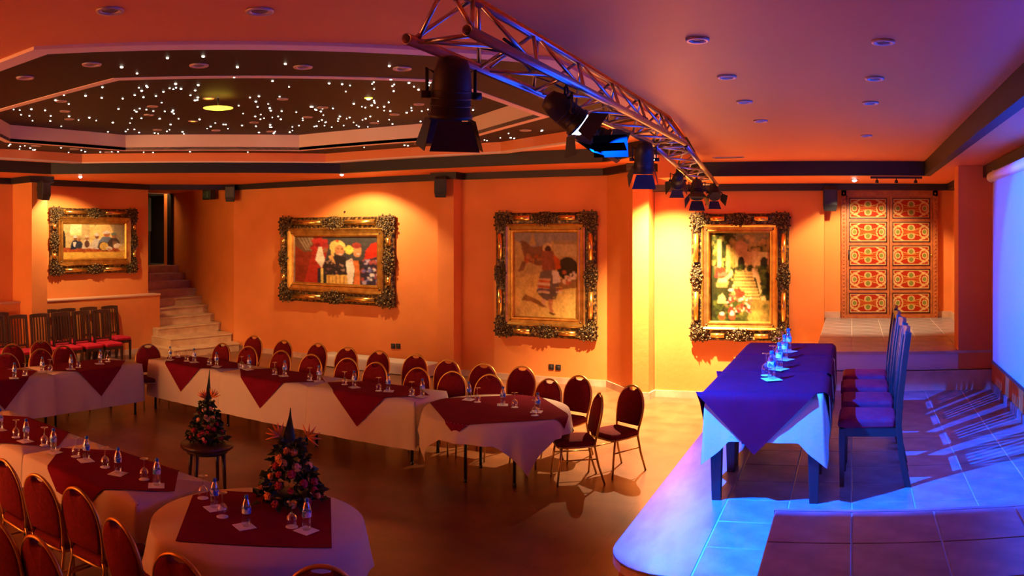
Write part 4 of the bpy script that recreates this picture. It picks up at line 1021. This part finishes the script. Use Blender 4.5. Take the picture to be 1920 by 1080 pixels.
def cloth_ring(per, drops, z, amp, seed, nz=9, freq=None):
    """skirted cloth: per = perimeter points with outward normals; drops per point"""
    r = random.Random(seed); n = len(per); mb = MB(); v = []; f = []
    ph = [r.uniform(0, 6.28) for _ in range(4)]; fr = freq or [r.choice((9, 11, 13)), r.choice((17, 19)), 29]
    def wv(i): return (math.sin(fr[0]*2*PI*i/n + ph[0]) + .6*math.sin(fr[1]*2*PI*i/n + ph[1]) + .3*math.sin(fr[2]*2*PI*i/n + ph[2]))
    cx = sum(p[0] for p in per)/n; cy = sum(p[1] for p in per)/n
    v.append((cx, cy, z))
    for k in (.5, 1.0):
        for i, (x, y, a, b) in enumerate(per): v.append((cx + (x - cx)*k, cy + (y - cy)*k, z if k < 1 else z - .002))
    for j in range(1, nz + 1):
        u = j/nz
        for i, (x, y, a, b) in enumerate(per):
            d = drops[i]*u; o = .010*min(1, u*4) + .03*u + amp*u*(0.55 + .45*u)*wv(i)
            v.append((x + a*o, y + b*o, z - d))
    for i in range(n): f.append((0, 1 + i, 1 + (i+1) % n))
    for j in range(nz + 1):
        for i in range(n):
            k = (i+1) % n; f.append((1 + j*n + i, 1 + (j+1)*n + i, 1 + (j+1)*n + k, 1 + j*n + k))
    return mb.add(v, f, True)
def rect_per(lx, ly, n=160, rad=.03):
    """perimeter with slightly rounded corners, ccw from front-left; also side id"""
    P = []; L = 2*(lx + ly)
    for i in range(n):
        s = L*i/n
        if s < lx: x, y, a, b = -lx/2 + s, -ly/2, 0, -1
        elif s < lx + ly: x, y, a, b = lx/2, -ly/2 + s - lx, 1, 0
        elif s < 2*lx + ly: x, y, a, b = lx/2 - (s - lx - ly), ly/2, 0, 1
        else: x, y, a, b = -lx/2, ly/2 - (s - 2*lx - ly), -1, 0
        # blend normals at corners
        ex, ey = lx/2 - abs(x), ly/2 - abs(y); q = .09
        if ex < q and ey < q:
            wx, wy = 1 - ex/q, 1 - ey/q; a, b = wx*(1 if x > 0 else -1), wy*(1 if y > 0 else -1); l = math.hypot(a, b) or 1; a, b = a/l, b/l
        P.append((x, y, a, b))
    return P
def rect_cloth(label, lx, ly, loc, rz, drop, corner=0.0, amp=.008, z=.745, seed=0, ends=None, back=None, group='white tablecloths'):
    per = rect_per(lx, ly); dr = []
    for (x, y, a, b) in per:
        d = drop if ends is None or abs(b) > .7 else ends
        if back is not None and b > .7: d = back
        ex, ey = lx/2 - abs(x), ly/2 - abs(y)
        k = max(0, 1 - (ex + ey)/.16); dr.append(d + corner*k)
    o = cloth_ring(per, dr, z, amp, seed).build('tablecloth', M['cloth'], fix=False)
    o.location = loc; o.rotation_euler = (0, 0, rz); return tag(o, label, 'tablecloth', group)
def round_cloth(label, R, half, phi, loc, seed, z=.745, amp=.016, mn=.2, group='white tablecloths'):
    n = 200; per = []; dr = []
    for i in range(n):
        t = 2*PI*i/n; per.append((R*math.cos(t), R*math.sin(t), math.cos(t), math.sin(t)))
        q = t - phi; d = half/max(abs(math.cos(q)), abs(math.sin(q))) - R
        dr.append(max(mn, d))
    o = cloth_ring(per, dr, z, amp, seed, freq=[14, 23, 31]).build('tablecloth', M['cloth'], fix=False)
    o.location = loc; return tag(o, label, 'tablecloth', group)
def diamond_overlay(label, d, hw, loc, rz, z=.750, off=.03, N=36, dx=0.0, dy=0.0, hl=None, group='burgundy diamond overlays'):
    """square overlay laid cornerwise; folds down over the front and back table edges (|y| > hw)"""
    v = []; f = []
    for j in range(N + 1):
        for i in range(N + 1):
            p, q = -1 + 2*i/N, -1 + 2*j/N
            x, y = d*(p - q)/2 + dx, d*(p + q)/2 + dy
            zz = z; yy = y; xx = x
            if abs(y) > hw:
                e = abs(y) - hw; yy = math.copysign(hw + off*min(1, e/.012) + .035*e, y); zz = z - e
            elif hl and abs(x) > hl:
                e = abs(x) - hl; xx = math.copysign(hl + off*min(1, e/.03) + .035*e, x); zz = z - e
            v.append((xx, yy, zz))
    for j in range(N):
        for i in range(N): a = j*(N+1) + i; f.append((a, a+1, a+N+2, a+N+1))
    o = MB().add(v, f, True).build('overlay_cloth', M['red'], fix=False); o.location = loc; o.rotation_euler = (0, 0, rz)
    return tag(o, label, 'overlay cloth', group)
def round_overlay(label, half, R, phi, loc, z=.751, off=.025, N=40, group='burgundy square overlays'):
    v = []; f = []
    for j in range(N + 1):
        for i in range(N + 1):
            x, y = half*(-1 + 2*i/N), half*(-1 + 2*j/N); x, y = x*math.cos(phi) - y*math.sin(phi), x*math.sin(phi) + y*math.cos(phi)
            r = math.hypot(x, y); zz = z
            if r > R:
                e = r - R; k = (R + off*min(1, e/.02))/r; x, y = x*k, y*k; zz = z - e
            v.append((x, y, zz))
    for j in range(N):
        for i in range(N): a = j*(N+1) + i; f.append((a, a+1, a+N+2, a+N+1))
    o = MB().add(v, f, True).build('overlay_cloth', M['red'], fix=False); o.location = loc
    return tag(o, label, 'overlay cloth', group)
LEG = [(-.7, -.3), (.7, -.3), (-.7, .3), (.7, .3)]
rows = [  # (label part, x, y, rz)
    ('back row end by the staircase', -8.645, 8.18, 0), ('middle of the back row', -7.08, 8.17, 0), ('back row end by the plain round table', -5.515, 8.16, 0),
    ('side row end by the back row', -9.52, 6.68, PI/2), ('side row end away from the back row', -9.50, 5.11, PI/2),
    ('place joining the flower-topped round table', -5.19, 3.92, 0), ('second place from the flower-topped round table', -6.76, 3.92, 0)]
for i, (nm, x, y, a) in enumerate(rows):
    table('banquet_table', 'rectangular folding table at the ' + nm, (x, y, 0), a, LEG, ('rect', 1.56, .74), group='rectangular banquet tables')
    near = i >= 5
    rect_cloth('white cloth on the table at the ' + nm, 1.56, .745, (x, y, 0), a, .24 if near else .545, .05 if near else 0.0, .005, .745, i, ends=.24 if near else .5, back=.2)
    diamond_overlay('burgundy diamond overlay on the table at the ' + nm, .76, .375, (x, y, 0), a, .7525, .024)
TR1, TR2 = (-3.76, 7.90, 0), (-3.60, 3.92, 0)
table('round_table', 'plain round folding table without flowers, ending the back row', TR1, 0, [(.38*math.cos(a), .38*math.sin(a)) for a in (-.6, .95, 2.5, 4.1)], ('round', .79), group='round tables')
round_cloth('white cloth with low pointed corners on the plain round table', .80, .925, .03, TR1, 31, mn=.19)
round_overlay('burgundy square overlay on the plain round table', .66, .80, .70, TR1)
table('round_table', 'round folding table that carries the strelitzia flower display', TR2, 0, [(.38*math.cos(a), .38*math.sin(a)) for a in (.4, 1.97, 3.5, 5.1)], ('round', .70), group='round tables')
round_cloth('white cloth on the round table under the strelitzia flower display', .71, .93, .75, TR2, 32, mn=.26)
def flat_runner(label, corners, z, loc):
    v = []; f = []; N = 14
    a, b, c, d = [Vector(p) for p in corners]
    for k in (0, 1):
        for j in range(N + 1):
            for i in range(N + 1):
                u, w = i/N, j/N; p = a*(1-u)*(1-w) + b*u*(1-w) + c*u*w + d*(1-u)*w
                rr = math.hypot(p.x - loc[0], p.y - loc[1]); e = max(0, rr - .71)
                q = 1.0 if e == 0 else (.71 + .03*min(1, e/.02))/rr
                v.append((loc[0] + (p.x - loc[0])*q - loc[0], loc[1] + (p.y - loc[1])*q - loc[1], z - e - k*.003))
    n2 = (N+1)**2
    for k in (0, 1):
        for j in range(N):
            for i in range(N): q = k*n2 + j*(N+1) + i; f.append((q, q+1, q+N+2, q+N+1) if k == 0 else (q+N+1, q+N+2, q+1, q))
    o = MB().add(v, f, True).build('overlay_cloth', M['red'], fix=False); o.location = loc
    return tag(o, label, 'overlay cloth', 'burgundy square overlays')
flat_runner('burgundy square overlay under the strelitzia flower display', [px(329, 1014, .75), px(622, 1027, .75), px(620, 927, .75), px(366, 917, .75)], .751, TR2)
# low bench under a white cloth against the back wall
t = thing('draped_bench', 'low long bench under a crumpled white cloth against the back wall', 'bench', (-8.75, 12.98, 0))
MB().box(-1.25, 1.25, -.2, .2, .03, .22).build('bench_body', M['ply'], t)
cloth_ring(rect_per(2.52, .44), [.215]*160, .232, .012, 77).build('drape', M['cloth'], t, fix=False)
# stage tables
for i, yy in enumerate((5.70, 6.51, 7.32)):
    nm = ['end farthest from the niche', 'middle of the row', 'end by the niche steps'][i]
    loc = (-0.585, yy, Z_ST)
    table('stage_table', 'square dark-legged table of the stage row, ' + nm, loc, 0, [(-.33, -.33), (.33, -.33), (-.33, .33), (.33, .33)], ('rect', .78, .78), .735, 'square tables on the stage', 'wood')
    rect_cloth('blue-lit white cloth on the stage table, ' + nm, .785, .785, loc, 0,   .32, .17, .0025, .742, 50 + i, group='white cloths on the stage tables')
    diamond_overlay('dark blue-lit overlay on the stage table, ' + nm, .80, .395, loc, 0, .748 + .003*i, .040, 40, -.06 if i == 0 else 0, 0, .395, 'overlays on the stage tables')

# ------------------------------------------------------------------ bottles, upturned glasses, napkins
def make_bottle():
    t = thing('water_bottle', 'x', 'bottle')
    MB().lathe([(.004, .001), (.024, .0), (.029, .008), (.0295, .05), (.028, .075), (.030, .085), (.030, .125), (.027, .145), (.018, .168), (.0125, .178), (.0125, .19)], 14).build('body', M['pet'], t)
    bo = t.children[0]
    MB().lathe([(.0306, .085), (.0308, .09), (.0308, .122), (.0306, .125)], 14, caps=False).build('label', M['label'], bo)
    MB().lathe([(.0145, .178), (.015, .181), (.015, .197), (.013, .201), (.002, .202)], 12).build('cap', M['cap'], t)
    return t
def make_glass():
    t = thing('wine_glass', 'x', 'glass')
    MB().lathe([(.030, .001), (.034, .02), (.037, .045), (.033, .065), (.018, .083), (.006, .09)], 14, caps=False).build('bowl', M['glass'], t)
    MB().lathe([(.006, .09), (.004, .10), (.004, .14), (.006, .152)], 8, caps=False).build('stem', M['glass'], t)
    MB().lathe([(.006, .152), (.02, .157), (.034, .159), (.034, .161), (.002, .161)], 14).build('foot', M['paper'] if False else M['glass'], t)
    return t
def make_napkin():
    return tag(MB().loft([[(-.062, -.06, 0), (.06, -.062, 0), (.062, .06, 0), (-.06, .062, 0)], [(-.062, -.06, .002), (.06, -.062, .003), (.062, .06, .002), (-.06, .062, .004)]]).build('paper_napkin', M['paper']), 'x', 'napkin')
def make_coaster():
    return tag(MB().lathe([(.002, 0), (.040, 0), (.041, .001), (.040, .0025), (.002, .0025)], 18).build('coaster', M['paper']), 'x', 'coaster')
PROTO = {'b': make_bottle(), 'g': make_glass(), 'n': make_napkin(), 'c': make_coaster()}
NEW = {k: True for k in PROTO}
def place(k, loc, rz, label, group):
    o = PROTO[k]
    if NEW[k]: NEW[k] = False; o.location = loc; o.rotation_euler = (0, 0, rz); o['label'] = label; o['group'] = group
    else: dup(o, loc, rz, label, group)
sets = [
    ('flower-topped round table', .7525, [(402, 952), (462, 987), (575, 994)], [(380.5, 934), (417, 969), (547, 988)]),
    ('tables joining the flower-topped round table', .7545, [(0, 806), (49, 827), (100, 847), (162, 863), (221, 887), (294, 910)], [(30, 820), (83, 835), (142, 856), (197, 876), (270, 899)]),
    ('side row of tables', .7545, [(27, 709), (79, 697), (133, 692), (188, 682)], [(47, 704), (94, 696), (147, 689), (202, 678)]),
    ('long back row of tables', .7545, [(319, 675), (364, 679), (406, 687), (467, 693), (534, 705), (598, 715), (664, 726), (728, 733), (792, 743)], [(334, 670), (350, 677), (393, 684), (453, 690), (515, 702), (581, 713), (646, 721), (710, 733), (772, 742)]),
    ('plain round table', .7525, [(879, 749), (943, 759), (1008, 772)], [(895, 754), (965, 764), (1003, 779)]),
    ('stage tables', Z_ST + .757, [(1447, 711), (1461, 692), (1471, 674), (1478, 659)], [(1437, 704), (1450, 687), (1460, 669), (1467, 656)])]
for nm, z, bs, gs in sets:
    for ix, iy in bs:
        x, y = px(ix, iy, z); a = rj.uniform(-.5, .5)
        place('n', (x + rj.uniform(-.015, .015), y - .01, z), a + (.8 if rj.random() < .3 else 0), 'paper napkin under a water bottle on the ' + nm, 'paper napkins')
        place('b', (x, y, z + .004), a*3, 'small blue-capped water bottle on the ' + nm, 'water bottles')
    for ix, iy in gs:
        x, y = px(ix, iy, z); bx = min((math.hypot(x - px(q[0], q[1], z)[0], y - px(q[0], q[1], z)[1]), q) for q in bs)
        if bx[0] < .105:
            qx, qy = px(bx[1][0], bx[1][1], z); k = .105/max(bx[0], .01); x, y = qx + (x - qx)*k, qy + (y - qy)*k
        place('c', (x, y, z + .0005), 0, 'white coaster under an upturned glass on the ' + nm, 'white coasters')
        place('g', (x, y, z + .003), 0, 'upturned wine glass on the ' + nm, 'upturned wine glasses')

# ------------------------------------------------------------------ flower displays
def petal_rose(r, m):
    mb = MB(); mb.ball((0, 0, 0), r*.55, 8, 5)
    for ring_, (n, rad, tilt) in enumerate(((4, .42, .9), (5, .62, .55), (6, .8, .2))):
        for k in range(n):
            a = 2*PI*k/n + ring_*.5
            M4 = Matrix.Rotation(a, 4, 'Z') @ Matrix.Translation((r*rad, 0, r*(.25 - .25*ring_))) @ Matrix.Rotation(tilt, 4, 'Y')
            st = len(mb.v); mb.ball((0, 0, 0), r*.48, 6, 4, (.35, 1, 1)); mb.xf(M4, st)
    return mb.mesh('rose', m)
ROSE = {k: petal_rose(1.0, M[k]) for k in ('rose_o', 'rose_c', 'rose_r')}
def leaf_cloud(n, H, R, seed, ls):
    r = random.Random(seed); mb = MB()
    for _ in range(n):
        h = r.random()**1.3; rad = R*(1 - .78*h)*math.sqrt(r.uniform(.15, 1)); a = r.uniform(0, 2*PI)
        c = Vector((rad*math.cos(a), rad*math.sin(a), .03 + h*H)); L = ls*r.uniform(.7, 1.4); w = L*.38
        st = len(mb.v)
        mb.add([(0, 0, 0), (L*.5, w, .012), (L, 0, -.01), (L*.5, -w, .012), (L*.5, 0, -.006)], [(0, 4, 1), (1, 4, 2), (2, 4, 3), (3, 4, 0)])
        mb.xf(Matrix.Translation(c) @ Matrix.Rotation(a + r.uniform(-.7, .7), 4, 'Z') @ Matrix.Rotation(r.uniform(-.9, .7), 4, 'Y') @ Matrix.Rotation(r.uniform(-1, 1), 4, 'X'), st)
    return mb
def flowers(label, loc, H, R, seed, roses, strel, leaf_h, leaf_w, leaf_rz, leaf_dx):
    t = thing('flower_arrangement', label, 'flowers', loc, 0)
    r = random.Random(seed)
    MB().lathe([(.02, 0), (R*.45, 0), (R*.55, .05), (R*.5, .07), (.02, .07)], 18).build('bowl', M['blackmetal'], t)
    lv = leaf_cloud(420, H, R, seed, .055); lv.build('foliage', M['leaf'], t, fix=False)['kind'] = 'stuff'
    for (u, h, m, s) in roses:
        # u: -1..1 across the side facing the camera, h: height fraction
        d = Vector((-loc[0], -loc[1], 0)).normalized(); side = Vector((-d.y, d.x, 0))
        rad = R*(1 - .74*h); uu = max(-.98, min(.98, u))
        p = side*(rad*uu) + d*(rad*math.sqrt(1 - uu*uu)*.95) + Vector((0, 0, .03 + h*H))
        o = link(bpy.data.objects.new('rose', ROSE[m]), t); o.location = p; o.scale = (s, s, s)
        o.rotation_euler = (p - Vector((0, 0, h*H*.8))).to_track_quat('Z', 'Y').to_euler()
    for k in range(22):
        a = r.uniform(0, 2*PI); h = r.uniform(.05, .75); rad = R*(1 - .74*h)
        d = Vector((-loc[0], -loc[1], 0)).normalized()
        if math.cos(a)*d.x + math.sin(a)*d.y > -.1: continue
        o = link(bpy.data.objects.new('rose', ROSE[r.choice(list(ROSE))]), t); o.location = (rad*math.cos(a), rad*math.sin(a), .03 + h*H); o.scale = (.024,)*3; o.rotation_euler = (0, .9, a)
    # tall pointed leaf
    N = 9; v = []; f = []
    for i in range(N):
        u = i/(N-1); w = leaf_w*(math.sin(PI*min(1, u*.9 + .12))**.8)*(1 - u**3)
        for k, sx in ((0, -1), (1, 0), (2, 1)): v.append((sx*w, -.012*abs(sx), u*leaf_h))
    for i in range(N-1):
        for k in (0, 1): a = i*3 + k; f.append((a, a+1, a+4, a+3))
    o = MB().add(v, f, True).build('tall_leaf', M['leaf2'], t, fix=False); o.location = (leaf_dx, 0, H*.55); o.rotation_euler = (-.05, .05, leaf_rz)
    sd = o.modifiers.new('thick', 'SOLIDIFY'); sd.thickness = .003
    for (sx, sz, fl) in strel:
        mb = MB(); d = Vector((-loc[0], -loc[1], 0)).normalized(); side = Vector((-d.y, d.x, 0))
        base = side*sx + Vector((0, 0, sz))
        for k in range(6):
            an = (-.3 + k*.42)*fl; e = base + side*(.10*math.sin(an)) + Vector((0, 0, .10*math.cos(an))) + d*.02*(k % 2)
            mid = (base + e)/2 + d*.01
            mb.tube([base, mid, e], [.005, .009, .0015], 5)
        mb.build('strelitzia_bloom', M['bird'], t)
        MB().tube([(0, 0, H*.4), base*.6 + Vector((0, 0, sz*.35)), base], .006, 5).build('stem', M['leaf2'], t)
    return t
x, y = px(545, 941, .752)
flowers('lush flower display with orange roses and strelitzia on a round table', (x, y, .753), .40, .25, 11,
        [(-.35, .88, 'rose_o', .028), (.25, .86, 'rose_o', .028), (-.75, .74, 'rose_o', .030), (-.45, .68, 'rose_o', .033), (.35, .62, 'rose_c', .031), (.95, .60, 'rose_c', .029), (-.8, .62, 'rose_r', .027), (0.05, .52, 'rose_r', .032), (-.85, .44, 'rose_o', .024), (-.55, .5, 'rose_r', .024),
         (.5, .36, 'rose_r', .032), (.0, .27, 'rose_r', .024), (-.45, .33, 'rose_r', .03), (-.72, .14, 'rose_o', .029), (-.45, .05, 'rose_r', .028), (.06, .06, 'rose_o', .028), (.5, .08, 'rose_r', .032), (.9, .34, 'rose_r', .03), (.8, .22, 'rose_r', .028), (.85, .12, 'rose_o', .02)],
        [(-.08, .47, -1), (.12, .46, 1.25)], .44, .052, .7, -.03)
x, y = px(388, 829, .46)
sx_, sy_ = x, y
flowers('dark flower display with peach and crimson roses on the low round stand', (x, y, .461), .40, .21, 12,
        [(-.3, .82, 'rose_c', .030), (.45, .85, 'rose_c', .022), (-.15, .64, 'rose_c', .027), (-.75, .56, 'rose_c', .024), (.1, .58, 'rose_c', .028), (.55, .62, 'rose_c', .024), (.12, .40, 'rose_r', .024), (.45, .34, 'rose_r', .030), (-.3, .28, 'rose_r', .026), (-.85, .28, 'rose_r', .034), (-.45, .2, 'rose_r', .024),
         (-.2, .12, 'rose_c', .018), (-.1, .04, 'rose_r', .026), (.75, .1, 'rose_r', .026), (.92, .24, 'rose_r', .022), (.03, .28, 'rose_r', .018), (.75, .45, 'rose_r', .022), (-.9, .1, 'rose_r', .02)],
        [(-.02, .46, -.6), (.05, .47, .7)], .54, .032, .8, 0)
t = thing('plant_stand', 'low dark round table carrying the dark flower display on the floor', 'stand', (sx_, sy_, 0))
MB().lathe([(.02, .40), (.26, .40), (.28, .415), (.285, .435), (.28, .455), (.02, .46)], 36).build('table_top', M['darkwood'], t)
MB().lathe([(.20, .36), (.22, .36), (.22, .40), (.20, .40)], 24, caps=False).build('apron', M['darkwood'], t)
for a in (.25, 1.82, 3.39, 4.96):
    MB().cyl((.20*math.cos(a), .20*math.sin(a), .40), (.22*math.cos(a), .22*math.sin(a), 0), .026, .017, 10).build('leg', M['darkwood'], t)
